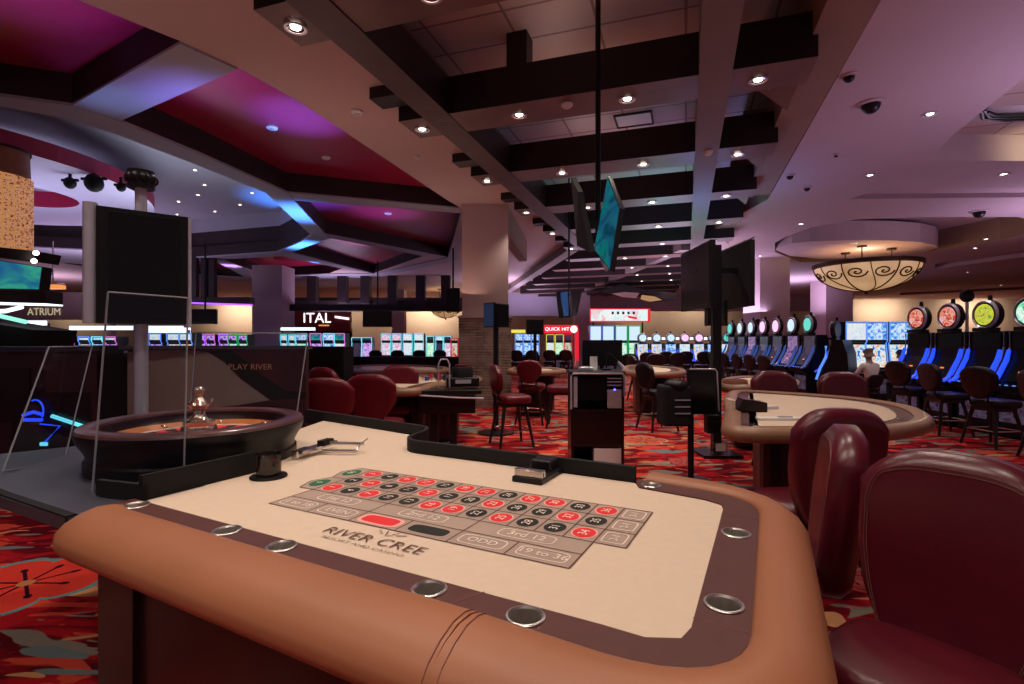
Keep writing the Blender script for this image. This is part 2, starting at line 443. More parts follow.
fl = MB().quadbox([(-46, -4, 0), (42, -4, 0), (42, 46, 0), (-46, 46, 0)], (0, 0, -.1)).build('floor', M_carpet, smooth=0); struct(fixn(fl))

left_edge = [(78, 0), (180, 41), (237, 67), (300, 102), (447, 200)]
P1 = gl([(-60, -52), (78, 0), (180, 41), (72, 103), (0, 93), (-60, 86)])
P2 = gl([(237, 67), (300, 102), (447, 200), (459, 207), (287, 191), (200, 152), (120, 119)])
P3 = gl([(461, 212), (448, 257), (325, 233), (293, 199)])
P4 = gl([(330, 237), (424, 255.5), (374, 273), (292, 252)])
P5 = gl([(281, 255), (343, 268), (330, 273), (270, 277), (222, 258.5)])
P6 = gl([(212, 259), (246, 277), (150, 276), (95, 268), (60, 262.5)])
P7 = gl([(-60, 240), (84, 256.5), (84, 264.5), (-60, 251)])
P8 = gl([(-400, 226), (-70, 239), (-70, 250), (-400, 240)])
PC = gl([(-250, 92), (-60, 97), (0, 103.5), (60, 114.5), (117, 132), (190, 160), (266, 191), (311, 234), (300, 241), (277, 251), (190, 257), (85, 249), (28, 246), (-60, 235), (-400, 221), (-500, 150)])
vE = 15.9
trs = [HP(-3.2, -3.4, FZ), HP(-3.2, vE, FZ), G(510, 292, FZ), G(585, 292, FZ), G(690, 250, FZ), G(704, 235, FZ), G(768, 199, FZ), HP(1.66, -3.4, FZ)]
R1 = gl([(1250, 0), (1024, 78), (952, 136), (930, 160), (1024, 161), (1250, 161)])
R2 = gl([(775, 243), (785, 237), (812, 227), (856, 219.5), (929, 217), (1017, 217), (1060, 226), (1000, 240), (930, 252), (860, 262), (800, 262), (775, 252)])
R3 = gl([(880, 189), (1150, 186), (1150, 196), (850, 199)])
R4 = gl([(935, 264), (1100, 238), (1100, 246), (935, 269)])
R5 = gl([(900, 291), (1100, 280), (1100, 286), (900, 295)])
outer = [Vector((-46, -3.5, FZ)), Vector((42, -3.5, FZ)), Vector((42, 39, FZ)), Vector((-46, 39, FZ))]
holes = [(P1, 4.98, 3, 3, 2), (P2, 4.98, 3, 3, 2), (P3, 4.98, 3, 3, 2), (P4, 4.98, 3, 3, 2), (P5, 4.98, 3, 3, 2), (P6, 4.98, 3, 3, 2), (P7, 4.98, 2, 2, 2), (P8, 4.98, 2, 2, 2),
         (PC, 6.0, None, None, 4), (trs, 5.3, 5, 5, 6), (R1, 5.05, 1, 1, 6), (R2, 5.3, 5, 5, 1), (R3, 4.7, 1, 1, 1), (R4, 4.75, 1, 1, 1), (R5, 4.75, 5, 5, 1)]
loops = [outer] + [h[0] for h in holes]
flat = [p for l in loops for p in l]
tri = tessellate_polygon(loops)
cb = MB(); cb.add(flat, [tuple(t) for t in tri], 0)
def in_left(c): return c.x < 2.2
def wallring(mb, loop, z0, z1, mi):
    n = len(loop)
    vs = [(p.x, p.y, z0) for p in loop] + [(p.x, p.y, z1) for p in loop]
    mb.add(vs, [(i, (i + 1) % n, n + (i + 1) % n, n + i) for i in range(n)], mi)
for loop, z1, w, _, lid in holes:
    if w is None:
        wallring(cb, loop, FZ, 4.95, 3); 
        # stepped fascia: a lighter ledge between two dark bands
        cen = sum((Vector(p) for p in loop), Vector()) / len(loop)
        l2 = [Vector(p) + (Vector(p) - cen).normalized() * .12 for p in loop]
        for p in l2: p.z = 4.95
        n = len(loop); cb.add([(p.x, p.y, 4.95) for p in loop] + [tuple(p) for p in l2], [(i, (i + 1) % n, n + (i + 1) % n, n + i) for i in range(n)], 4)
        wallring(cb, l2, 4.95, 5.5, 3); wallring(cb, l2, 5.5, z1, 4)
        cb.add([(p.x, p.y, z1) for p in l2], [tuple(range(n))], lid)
    else:
        wallring(cb, loop, FZ, z1, w)
        lt = tessellate_polygon([[Vector((p.x, p.y, 0)) for p in loop]])
        cb.add([(p.x, p.y, z1) for p in loop], [tuple(t) for t in lt], lid)
# the mauve part of the ceiling lies over the slot floor
for i, f in enumerate(cb.f):
    if cb.m[i] == 0:
        c = sum((cb.v[j] for j in f), Vector()) / 3
        if c.x * CH - c.y * SH > 1.2: cb.m[i] = 1
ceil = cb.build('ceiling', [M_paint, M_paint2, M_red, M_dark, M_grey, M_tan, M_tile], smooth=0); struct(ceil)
# grey paint on the undersides of the dome's radial beams and ring (thin cladding boards)
def board(name, pts, m, t=.03, z=FZ):
    p = gl(pts, z); mb = MB(); n = len(p)
    mb.add([(q.x, q.y, z - t) for q in p] + [(q.x, q.y, z) for q in p],
           [tuple(range(n - 1, -1, -1)), tuple(range(n, 2 * n))] + [(i, (i + 1) % n, n + (i + 1) % n, n + i) for i in range(n)])
    return struct(fixn(mb.build(name, m, smooth=0)))
board('ceiling_trim', [(776, 250), (780, 246.5), (792, 243.5), (810, 241.5), (835, 240.5), (865, 240), (895, 240.5), (920, 242), (935, 245), (938, 248), (925, 252), (880, 258), (820, 259), (790, 256)], M_paint2, -.6, FZ - .01)
board('ceiling_trim', [(180, 41), (237, 67), (120, 119), (72, 103)], M_grey)
board('ceiling_trim', [(459, 207), (461, 212), (293, 199), (287, 191)], M_grey)
board('ceiling_trim', [(448, 257), (424, 255.5), (330, 237), (325, 233)], M_grey)
board('ceiling_trim', [(-60, 86), (0, 93), (72, 103), (120, 119), (200, 152), (287, 191), (325, 233), (330, 237), (281, 255), (222, 258.5), (212, 259), (60, 262), (-60, 239), (-60, 235),
                       (28, 246), (85, 249), (190, 257), (277, 251), (300, 241), (311, 234), (266, 191), (190, 160), (117, 132), (60, 114.5), (0, 103.5), (-60, 97)], M_grey, .04)
board('ceiling_trim', [(281, 255), (292, 252), (374, 273), (343, 268)], M_grey)
board('ceiling_trim', [(222, 258.5), (270, 277), (246, 277), (212, 259)], M_grey)
board('ceiling_trim', [(461, 212), (470, 213), (457, 259), (376, 277), (245, 281), (95, 272), (95, 268), (246, 277), (330, 273), (374, 273), (448, 257)], M_grey)

# hanging red-rimmed disc inside the dome
dc = Vector((-12.8, 10.9)); dr = 4.3; n = 72
ring = [Vector((dc.x + dr * math.cos(2 * PI * i / n), dc.y + dr * math.sin(2 * PI * i / n), 0)) for i in range(n)]
hc = G(15, 195, 4.9); h1 = [Vector((hc.x + 1.15 * math.cos(-2 * PI * i / 32), hc.y + 1.15 * math.sin(-2 * PI * i / 32), 0)) for i in range(32)]
mb = MB(); allp = ring + h1; t = tessellate_polygon([ring, h1])
mb.add([(p.x, p.y, 4.9) for p in allp], [tuple(q) for q in t], 0)
mb.add([(p.x, p.y, 5.22) for p in allp], [tuple(q) for q in t], 2)
wallring(mb, ring, 4.9, 5.22, 1); wallring(mb, h1, 4.9, 5.3, 1)
struct(mb.build('ceiling_drop_trim', [M_lav, M_red, M_grey], smooth=0))

# walls
def wall(name, x0, y0, x1, y1, z0, z1, m=M_cream, t=.2):
    d = Vector((x1 - x0, y1 - y0, 0)); nn = Vector((-d.y, d.x, 0)).normalized() * t
    return struct(fixn(MB().quadbox([(x0, y0, z0), (x1, y1, z0), (x1, y1, z1), (x0, y0, z1)], nn).build(name, m, smooth=0)))
wall('wall_back', -46, 38.5, 42, 38.5, 0, FZ)
wall('wall_left', -46, 38.5, -46, -4, 0, FZ, M_cream, -.2)
wall('wall_right', 42, 38.5, 42, -4, 0, FZ, M_cream, .2)
def pillar(px0, px1, Y, m=M_paint, dep=None, z1=FZ):
    a, b = D(px0, 341, Y), D(px1, 341, Y); w = b.x - a.x; dep = dep or w
    return struct(fixn(MB().box(((a.x + b.x) / 2, Y + dep / 2, z1 / 2), (w, dep, z1)).build('column', m, smooth=0)))
a = D(485, 341, 11.6)
mb = MB(); mb.box((a.x, 12.12, 3.32), (1.04, .98, 2.6), mi=0); mb.box((a.x, 12.12, 1.0), (1.18, 1.1, 2.04), mi=1)
mb.box((a.x, 12.12, 2.045), (1.22, 1.14, .05), mi=0)
struct(fixn(mb.build('column', [M_paint, M_stone], smooth=0)))
pillar(252, 282, 21, M_paint2); pillar(760, 790, 19.2, M_paint2, 1.4); pillar(826, 853, 26, M_paint2); pillar(458 - 66, 404, 31, M_paint2); pillar(575, 590, 32, M_paint2)
# niche wall beside the stone column
struct(fixn(MB().quadbox([G(508, 205, FZ), G(527, 240, FZ), G(527, 240, FZ) - Vector((0, 0, .65)), G(508, 205, FZ) - Vector((0, 0, .65))], (-.25, .1, 0)).build('trim_2', M_tan, smooth=0)))

a_, b_ = D(506, 316, 33), D(574, 300, 33)
struct(fixn(MB().box(((a_.x + b_.x) / 2, 33.2, (a_.z + FZ) / 2), (b_.x - a_.x, .4, FZ - a_.z)).build('ceiling_trim', M_lav, smooth=0)))
a_, b_ = D(591, 311, 36), D(850, 300, 36)
struct(fixn(MB().box(((a_.x + b_.x) / 2, 36.2, (a_.z + FZ) / 2), (b_.x - a_.x, .4, FZ - a_.z)).build('ceiling_trim', M_paint2, smooth=0)))
# ---------------------------------------------------------------- timber trellis
def hbeam(name, u0, u1, v0, v1, z0, z1, ms=(M_beam, M_beamb)):
    p = [HP(u0, v0, z0), HP(u1, v0, z0), HP(u1, v1, z0), HP(u0, v1, z0)]
    q = [Vector((a.x, a.y, z1)) for a in p]
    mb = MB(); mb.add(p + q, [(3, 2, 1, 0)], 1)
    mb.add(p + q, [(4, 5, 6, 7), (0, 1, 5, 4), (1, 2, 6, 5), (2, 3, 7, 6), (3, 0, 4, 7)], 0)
    return struct(fixn(mb.build(name, list(ms), smooth=0)))
hbeam('ceiling_beam', -3.16, -2.81, -3.2, vE, TZ - .02, 4.8, (M_beam, pm('long_beam_lit_underside', (.075, .034, .034), .5, var=.25, scale=3)))  # underside colour lightened to show the light it catches
hbeam('ceiling_beam', .13, .46, -3.2, 24, TZ - .035, 4.82, (M_gbeam, M_gbeam))
PITCH = 2.36; V0 = 3.48
beams = []
for i in range(-2, 13):
    v = V0 + PITCH * i
    u0 = -3.52; u1 = 1.25
    if v > 12: u1 = 1.25
    if v > vE: u0 = -3.2 - (v - vE) * .46; u1 = 1.25 - (v - vE) * .34
    if v > 22: u1 = .4 - (v - 22) * .1
    beams.append((i, v, u0, u1))
    hbeam('ceiling_beam', u0, u1, v, v + .58, TZ - .006 * (i % 2 + 1), 4.8)
def dbeam(a, b, w, m):
    a, b = Vector(a), Vector(b); d = (b - a).normalized(); nn = Vector((-d.y, d.x, 0)) * w
    mb = MB().quadbox([a, b, b + nn, a + nn], (0, 0, .45)); return struct(fixn(mb.build('ceiling_beam', m, smooth=0)))
dbeam(G(578, 251, TZ - .02), G(510, 293, TZ - .02), .35, M_gbeam); dbeam(G(690, 250, TZ + .02), G(585, 293, TZ + .02), .3, M_gbeam)
# stubs and posts that carry the beams from the tiled ceiling
for i, v, u0, u1 in beams:
    if i > 1: continue
    for k, u in enumerate((-1.97,)):
        p = HP(u, v + .29, 0)
        struct(fixn(MB().box((p.x, p.y, 5.05), (.26, .26, .5), -HH).build('ceiling_trim', M_beam, smooth=0)))
# bracket ends left of the long beam and plaster corbels on the right
for i, v, u0, u1 in beams:
    if not (-1 <= i <= 5): continue
    p = HP(-3.42, v - .28, 0)
    struct(fixn(MB().box((p.x, p.y, TZ + .2), (.5, .3, .18), -HH).build('ceiling_trim', M_beam, smooth=0)))
    mb = MB()
    vv = v + .60
    mb.quadbox([HP(1.2, vv, 4.50), HP(.98, vv, 4.62), HP(.90, vv, 4.78), HP(.90, vv, 5.05), HP(1.2, vv, 5.05)][:4][::1], HP(0, .5, 0))
    mb.quadbox([HP(1.2, vv, 4.40), HP(.85, vv, 4.72), HP(.85, vv, 5.1), HP(1.2, vv, 5.1)], HP(0, .8, 0))
    mb.quadbox([HP(.98, vv + .5, 4.60), HP(.86, vv + .5, 4.72), HP(.86, vv + .5, 5.0), HP(.98, vv + .5, 5.0)], HP(0, .12, 0), 1)
    struct(fixn(mb.build('ceiling_trim', [M_tan, M_grey], smooth=0)))
hbeam('ceiling_trim', 1.2, 1.655, -3.2, 11.9, 4.56, 5.28, (M_tan, M_tan))

# downlights
dl_proto = None
def downlight(p, label, group, r=.085, power=0, glow=M_lamp, angle=2.0, colr=(1, .84, .72)):
    t = thing('recessed_downlight', label, 'ceiling light', p, 0, group)
    key = (r, glow.name)
    if key not in downlight.c:
        a = MB().lathe([(r, .0), (r * 1.28, -.004), (r * 1.32, -.014), (r * 1.0, -.012), (r * .96, .0)], 24).build('trim_ring', M_silver)
        b = MB().lathe([(.0005, -.006), (r * .55, -.006), (r * .6, -.002), (r * .6, .004)], 20).build('lamp', glow)
        c = MB().lathe([(r * .6, .001), (r * .96, -.008)], 20).build('reflector', M_chrome)
        downlight.c[key] = [a, b, c]
        for o in (a, b, c): o.parent = t
    else:
        for o in downlight.c[key]:
            q = o.copy(); col.objects.link(q); q.parent = t
    if power:
        if (power, angle) not in downlight.l:
            l = bpy.data.lights.new('downlight_beam', 'SPOT'); l.energy = power; l.color = colr; l.spot_size = angle; l.spot_blend = .7; l.shadow_soft_size = .06
            downlight.l[(power, angle)] = l
        lo = bpy.data.objects.new('downlight_beam', downlight.l[(power, angle)]); col.objects.link(lo); lo.parent = t; lo.location = (0, 0, -.03)
    return t
downlight.c = {}; downlight.l = {}
ucols = [(-3.34, 'outside the long left beam'), (-1.98, 'left bay'), (-.65, 'centre bay'), (.74, 'right bay beside the taupe beam')]
for i, v, u0, u1 in beams:
    if i > 9: continue
    for k, (u, where) in enumerate(ucols):
        if v > vE and k == 0: continue
        if u > u1 - .2 or (k == 3 and i > 5): continue
        w = {-2: 'furthest unseen', -1: 'unseen'}.get(i) or NTH[i]
        downlight(HP(u, v + .3, TZ - .02), f'recessed downlight in the {w} dark cross beam, {where}', 'downlights in the dark timber beams', .075, SPOT_W, angle=1.9)
k = 0
for x, y in [(930, 114), (870, 175), (801, 224), (1004, 174), (986, 239), (975, 248), (968, 272), (932, 295), (1001, 285), (752, 250), (760, 256), (854, 243), (838, 290), (808, 300)]:
    z = FZ
    downlight(G(x, y, z), ['bright downlight in the mauve ceiling nearest the air vent tray', 'downlight in the mauve ceiling left of the step band', 'downlight in the mauve ceiling left of the bowl chandelier recess',
        'downlight in the mauve band below the air vent tray', 'upper one of two close downlights right of the bowl chandelier', 'lower one of two close downlights right of the bowl chandelier', 'downlight in the lower mauve ceiling right of the chandelier bowl',
        'small downlight above the wheel topped slot machines', 'small downlight above the clock-like machine topper at right', 'upper small downlight beside the twin black monitors', 'lower small downlight beside the twin black monitors', 'small downlight above the chandelier rods',
        'small downlight below the chandelier bowl', 'small downlight beside the warm alcove wall'][k], 'downlights in the mauve ceiling', .07, 60 if k < 8 else 0, angle=2.2, glow=M_lamp); k += 1
for j, (x, y) in enumerate([(195, 170), (204.6, 185), (198, 195), (252, 193), (240, 204.6), (178.6, 201.6), (177, 214.5), (215, 211.5)]):
    downlight(G(x, y, 5.99), f'tiny star-like downlight in the grey dome above the display screen, {NTH[j]} from the top', 'tiny downlights in the dome', .06, 0, glow=M_lamp)

# ceiling fittings
def dome_camera(p, r, label, m=M_black):
    t = thing('ceiling_camera', label, 'security camera', p, 0, 'ceiling cameras')
    MB().lathe([(r * 1.5, 0), (r * 1.5, -.015), (r * 1.05, -.03)], 20).build('mount_ring', M_mauve_ring, t)
    MB().lathe([(r, -.02)] + [(r * math.cos(a), -.03 - r * math.sin(a)) for a in [PI / 2 * q / 6 for q in range(6)]] + [(.001, -.03 - r)], 20).build('camera_dome', m, t)
M_mauve_ring = M_paint2
dome_camera(G(849, 75, FZ), .06, 'small dark dome camera near the edge of the mauve ceiling')
dome_camera(G(871, 103, FZ), .11, 'large black dome camera on the mauve ceiling')
dome_camera(G(790, 175, FZ), .06, 'small dark dome camera, left one of a low pair on the mauve ceiling')
dome_camera(G(807, 187, FZ), .06, 'small dark dome camera, right one of a low pair on the mauve ceiling')
dome_camera(G(979, 211, FZ), .13, 'dark dome camera in the ceiling above the chandelier recess')
dome_camera(G(708, 149, TZ), .07, 'white bracketed dome camera under the taupe beam', M_paper)
dome_camera(G(836, 154, FZ), .03, 'tiny sprinkler-sized dome on the mauve ceiling between two cameras')
def detector(p, label, r=.07):
    t = thing('smoke_detector', label, 'smoke detector', p, 0, 'ceiling detectors')
    MB().lathe([(r, 0), (r, -.02), (r * .7, -.04), (.001, -.042)], 20).build('detector_body', M_paper, t)
    MB().lathe([(r * .5, -.041), (r * .45, -.05), (.001, -.052)], 16).build('sensor_cap', M_silver, t)
detector(G(567, 104, TZ - .02), 'round white detector under the second dark cross beam')
detector(G(357, 111, FZ), 'round pale detector on the pink ceiling strip left of the long beam', .08)
detector(G(417, 156, FZ), 'tiny round detector on the pink ceiling strip near the column', .05)
detector(G(272, 127, 4.98), 'round detector on the red dome panel, upper one', .09)
detector(G(326, 157, 4.98), 'round detector on the red dome panel, lower one', .08)
detector(G(388, 213, 4.98), 'round detector on the far red dome panel', .1)
# air grille
t = thing('ceiling_air_grille', 'square framed air grille in the tiled ceiling between two beams', 'air vent', G(634, 119, 5.3), -HH)
mb = MB()
for s in (-1, 1): mb.box((s * .3, 0, -.015), (.03, .5, .03)); mb.box((0, s * .25, -.015), (.63, .03, .03))
mb.build('grille_frame', M_dark, t, 0); MB().box((0, 0, -.006), (.57, .47, .012)).build('grille_panel', M_paper, t, 0)
t = thing('ceiling_air_diffuser', 'dark framed curved air diffuser in the raised tray at upper right', 'air vent', G(1010, 112, 5.05), -.2)
mb = MB()
for s in (0, 1, 2): mb.tube([(-.6 + s * .1, -.35 + s * .1, -.03), (-.3 + s * .05, .1 - s * .05, -.03), (.1, .25 - s * .1, -.03), (.8, .28 - s * .1, -.03)], .03, 8)
mb.build('diffuser_frame', M_black, t); MB().box((.15, -.03, -.008), (1.2, .5, .016)).build('diffuser_panel', M_silver, t, 0)
# stage lamps under the disc
for j, (x, y, r) in enumerate([(70, 183, .11), (94, 183, .17), (121, 187, .09)]):
    p = G(x, y, 4.72); t = thing('stage_lamp', ['left small dark stage lamp hanging under the lavender disc', 'middle large dark stage lamp hanging under the lavender disc', 'right small dark stage lamp hanging under the lavender disc'][j], 'stage lamp', p)
    MB().sphere((0, 0, 0), r, 16, 8, sc=(1, 1, 1.1)).build('lamp_head', M_blackm, t)
    MB().box((0, 0, r * .5), (r * 3, .05, .05)).build('yoke', M_blackm, t); MB().cyl((0, 0, 0), (0, 0, .2), .03).build('hanger', M_black, t)
# ================================================================ ROULETTE TABLE
ZT = .9
RT = thing('roulette_table', 'large roulette table with cream felt layout, brown cup track and tan padded rail', 'roulette table', (0, 0, 0))
def tb(l, z=0): return [TB(a, b, z) for a, b in l]
# inner edge of the padded rail (counterclockwise seen from above, near side first)
near = [(-2.12, .985), (-.62, .962), (-.30, .945)]
inner = near + [(c.x, c.y) for c in bez((-.30, .945, 0), (-.055, .935, 0), (-.052, 1.15, 0), 8)][1:] + [(-.056, 1.5), (-.062, 1.96)] + \
    [(c.x, c.y) for c in bez((-.062, 1.96, 0), (-.07, 2.13, 0), (-.27, 2.17, 0), 6)][1:] + [(-.51, 2.21)]
feltp = [(-2.11, 1.065), (-.33, 1.045), (-.24, 1.04)] + [(c.x, c.y) for c in bez((-.24, 1.04, 0), (-.165, 1.04, 0), (-.163, 1.12, 0), 6)][1:] + \
    [(-.178, 1.97)] + [(c.x, c.y) for c in bez((-.178, 1.97, 0), (-.18, 2.04, 0), (-.25, 2.055, 0), 5)][1:] + [(-.51, 2.10), (-.54, 2.17), (-1.3, 2.195), (-1.72, 2.2)] + \
    [(c.x, c.y) for c in bez((-1.72, 2.2, 0), (-1.83, 2.21, 0), (-1.88, 2.35, 0), 6)][1:] + [(-2.02, 2.61), (-3.05, 2.79), (-2.8, 2.2), (-2.5, 1.8), (-2.11, 1.3)]
def topoly(l): return [(TB(a, b).x, TB(a, b).y) for a, b in l]
MB().prism(topoly(feltp), ZT - .02, ZT).build('felt_top', M_felt, RT, 0)
# brown vinyl track with the cup cut-outs
trackp = inner + [(-.51, 2.1)] + feltp[::-1][-len(feltp):]
outer_loop = [Vector((p[0], p[1], 0)) for p in topoly([(-2.16, .965)] + [(a - .0 if i else a, b - .02) for i, (a, b) in enumerate(near)] + inner[3:] + [(-.54, 2.22), (-.535, 2.165), (-.505, 2.10), (-.25, 2.055), (-.19, 2.02), (-.178, 1.97), (-.163, 1.12), (-.175, 1.07), (-.24, 1.04), (-.33, 1.045), (-2.16, 1.066)])]
cups = [(-2.06, 1.022), (-1.535, 1.018), (-1.277, 1.012), (-.744, 1.001), (-.486, .997), (-.112, 1.25), (-.12, 1.728), (-.485, 2.14)]
CR = .038
hl = [[TB(a + CR * math.cos(-2 * PI * i / 24), b + CR * math.sin(-2 * PI * i / 24)) for i in range(24)] for a, b in cups]
hl[7] = [TB(-.47 + .034 * math.cos(-2 * PI * i / 24), 2.142 + .034 * math.sin(-2 * PI * i / 24)) for i in range(24)]
ft = [outer_loop] + hl; flat2 = [p for l in ft for p in l]
tt = tessellate_polygon(ft)
mb = MB(); mb.add([(p.x, p.y, ZT + .006) for p in flat2], [tuple(q) for q in tt], 0); wallring(mb, outer_loop, ZT - .02, ZT + .006, 0)
mb.build('cup_track', M_track, RT, 0)
# pale seams of the track
mb = MB()
for (a0, b0, a1, b1) in ((-.178, 1.9, -.058, 1.89), (-.165, 1.16, -.055, 1.15), (-.62, 1.05, -.66, .965)):
    p, q = TB(a0, b0, ZT + .0065), TB(a1, b1, ZT + .0065); MB().tube([p, q], .0014, 5).build('track_seam', M_stitch, RT)
for i, (a, b) in enumerate(cups):
    if i == 7: a, b = -.47, 2.142
    r = CR if i != 7 else .034
    p = TB(a, b, ZT)
    MB().lathe([(r - .003, .006), (r - .003, -.0), (r - .006, -.075), (.001, -.078), (r - .003, -.08), (r + .001, -.0), (r + .001, .006), (r + .006, .0085), (r + .004, .0105), (r, .011), (r - .003, .006)], 32, Matrix.Translation(p)).build('cup_holder', M_cup, RT)
# padded rail: fat bolster, two upholstered lengths with a seam between
def bolster(path, name):
    prof = [(0, .885), (-.0, .905), (-.012, .917), (-.04, .926), (-.085, .926), (-.13, .912), (-.17, .888), (-.195, .86), (-.20, .835), (-.19, .808), (-.15, .79), (-.05, .79)]
    scl = [1 - .24 * min(1, max(0, (a + .34) / .26)) for a, b in path]
    return MB().sweep(topoly(path), prof[::-1], scl=scl).build(name, M_pad, RT, 60)
def dens(l, st=.06):
    out = [l[0]]
    for a, b in zip(l, l[1:]):
        d = math.dist(a, b); k = max(1, int(d / st))
        out += [(a[0] + (b[0] - a[0]) * i / k, a[1] + (b[1] - a[1]) * i / k) for i in range(1, k + 1)]
    return out
SEAM = -.575
seg1 = dens([(-2.09, .984), (SEAM - .004, .962)])
# the far left tip of the rail tapers inwards
seg1 = [(-2.07, 1.0), (-2.03, .985)] + [p for p in seg1 if p[0] > -1.99]
bolster(seg1, 'padded_rail')
seg2 = dens([(SEAM + .004, .962), (-.62 + .32, .945)]) + [p for p in inner[3:]]
bolster(seg2, 'padded_rail')
mb = MB()
for off in (-.016, .016):
    pr = [(.0, .905), (-.012, .918), (-.04, .927), (-.085, .927), (-.13, .913), (-.17, .889), (-.196, .86), (-.201, .835), (-.191, .808)]
    mb.tube([TB(SEAM + off, .962 + o, z + .0005) for o, z in pr], .0013, 5)
mb.build('rail_stitching', M_stitch, RT)
# pedestal body under the rail
bodyp = [(-1.79, .82), (-.4, .80), (-.1, 1.0), (-.12, 2.0), (-.5, 2.08), (-1.79, 2.1)]
mb = MB().prism(topoly(bodyp), .08, .85)
mb.prism(topoly([(-1.82, .80), (-1.63, .80), (-1.63, .83), (-1.82, .83)]), .04, .85)
mb.prism(topoly([(-.62, .785), (-.45, .785), (-.45, .83), (-.62, .83)]), .04, .85)
fixn(mb.build('pedestal', M_body, RT, 0))
MB().prism(topoly([(-1.75, .86), (-.45, .84), (-.16, 1.05), (-.18, 1.9), (-1.75, 2.0)]), 0, .09).build('plinth', M_black, RT, 0)
# slate deck that carries the wheel
deckp = [(-2.16, .80), (-2.16, 1.08), (-2.12, 1.3), (-3.45, 1.62), (-3.9, 1.35), (-3.6, .72)]
deckp = [(-2.17, .86), (-2.15, 1.0), (-2.11, 1.1), (-2.11, 1.3), (-2.11, 2.3), (-3.3, 2.3), (-3.75, 1.1), (-3.4, .90), (-2.7, .86)]
fixn(MB().prism(topoly(deckp), .85, .893).build('wheel_deck', M_deck, RT, 0, bevel=.008))
mb = MB(); mb.sweep(topoly([(-2.17, .86), (-2.7, .865), (-3.4, .895), (-3.75, 1.09)]), [(.0, .85), (.0, .900), (-.03, .900), (-.045, .885), (-.045, .85)]); mb.build('deck_edge_rail', M_blackm, RT)
fixn(MB().prism(topoly([(-2.2, 1.5), (-2.8, 1.55), (-2.8, 2.2), (-2.2, 2.2)]), 0, .8).build('wheel_pedestal', M_body, RT, 0))
# low black rail around the dealer's side
railp = [(-3.3, 2.83), (-3.04, 2.78), (-2.02, 2.62)] + [(c.x, c.y) for c in bez((-2.02, 2.62, 0), (-1.9, 2.6, 0), (-1.88, 2.38, 0), 4)][1:] + \
    [(c.x, c.y) for c in bez((-1.88, 2.38, 0), (-1.86, 2.215, 0), (-1.70, 2.205, 0), 6)][1:] + [(-1.3, 2.2), (-.545, 2.178)]
MB().sweep(topoly(railp), [(0, .86), (0, .965), (.016, .968), (.022, .965), (.022, .86)]).build('dealer_rail', M_blackm, RT)
fixn(MB().prism(topoly([(-2.12, 1.075), (-2.12, 1.56), (-2.14, 1.58), (-2.14, 1.07)]), ZT, ZT + .095).build('wheel_screen_panel', M_blackm, RT, 0))
fixn(MB().prism(topoly([(-2.12, 1.075), (-2.12, 1.095), (-2.36, 1.05), (-2.36, 1.03)]), ZT, ZT + .06).build('wheel_screen_panel', M_blackm, RT, 0))
# printed layout
def q(a0, b0, a1, b1, z=.0008): return [TB(a0, b0, ZT + z), TB(a1, b0, ZT + z), TB(a1, b1, ZT + z), TB(a0, b1, ZT + z)]
LM = [M_layout, M_line, M_pred, M_pblk, M_pgrn, M_pwht, M_ppink]
lb = MB()
AP = .0983; A0 = -1.672; B0, B1, B2, B3 = 1.272, 1.372, 1.472, 1.824; RW = (B3 - B2) / 3
def quad(a0, b0, a1, b1, mi, z=.0008): lb.add(q(a0, b0, a1, b1, z), [(0, 1, 2, 3)], mi)
quad(A0, B0, A0 + 12 * AP, B3, 0)
quad(A0 + 12 * AP, B2, A0 + 13 * AP, B3, 0)
lb.add([TB(A0, B2, ZT + .0008), TB(A0, B3, ZT + .0008), TB(A0 - .075, B3, ZT + .0008), TB(A0 - .11, B3 - RW * .75, ZT + .0008), TB(A0 - .075, (B2 + B3) / 2, ZT + .0008), TB(A0 - .11, B2 + RW * .75, ZT + .0008), TB(A0 - .075, B2, ZT + .0008)], [tuple(range(6, -1, -1))], 0)
LW = .0028
def ln(a0, b0, a1, b1):
    p, r = Vector((a0, b0)), Vector((a1, b1)); d = (r - p).normalized(); nn = Vector((-d.y, d.x)) * LW
    lb.add([TB(*(p + nn), ZT + .0016), TB(*(p - nn), ZT + .0016), TB(*(r - nn), ZT + .0016), TB(*(r + nn), ZT + .0016)], [(0, 1, 2, 3)], 1)
AE = A0 + 12 * AP
for b in (B0, B1): ln(A0, b, AE, b)
for b in (B2, B2 + RW, B2 + 2 * RW, B3): ln(A0, b, AE + AP, b)
for k in range(13): ln(A0 + k * AP, B2, A0 + k * AP, B3)
ln(AE + AP, B2, AE + AP, B3)
for k in (0, 4, 8, 12): ln(A0 + k * AP, B1, A0 + k * AP, B2)
for k in range(0, 14, 2): ln(A0 + k * AP, B0, A0 + k * AP, B1)
ln(A0 - .075, B2, A0, B2); ln(A0 - .075, B3, A0, B3); ln(A0 - .075, (B2 + B3) / 2, A0, (B2 + B3) / 2)
for s in (0, 1):
    bb = B2 if s == 0 else B3; d = 1 if s == 0 else -1
    ln(A0 - .075, bb, A0 - .11, bb + d * RW * .75); ln(A0 - .11, bb + d * RW * .75, A0 - .075, (B2 + B3) / 2)
REDS = {1, 3, 5, 7, 9, 12, 14, 16, 18, 19, 21, 23, 25, 27, 30, 32, 34, 36}
def ell(a, b, ra, rb, mi, z, n=28, sq=1):
    lb.add([TB(a + ra * math.copysign(abs(math.cos(t)) ** sq, math.cos(t)), b + rb * math.copysign(abs(math.sin(t)) ** sq, math.sin(t)), ZT + z) for t in [2 * PI * i / n for i in range(n)]], [tuple(range(n))], mi)
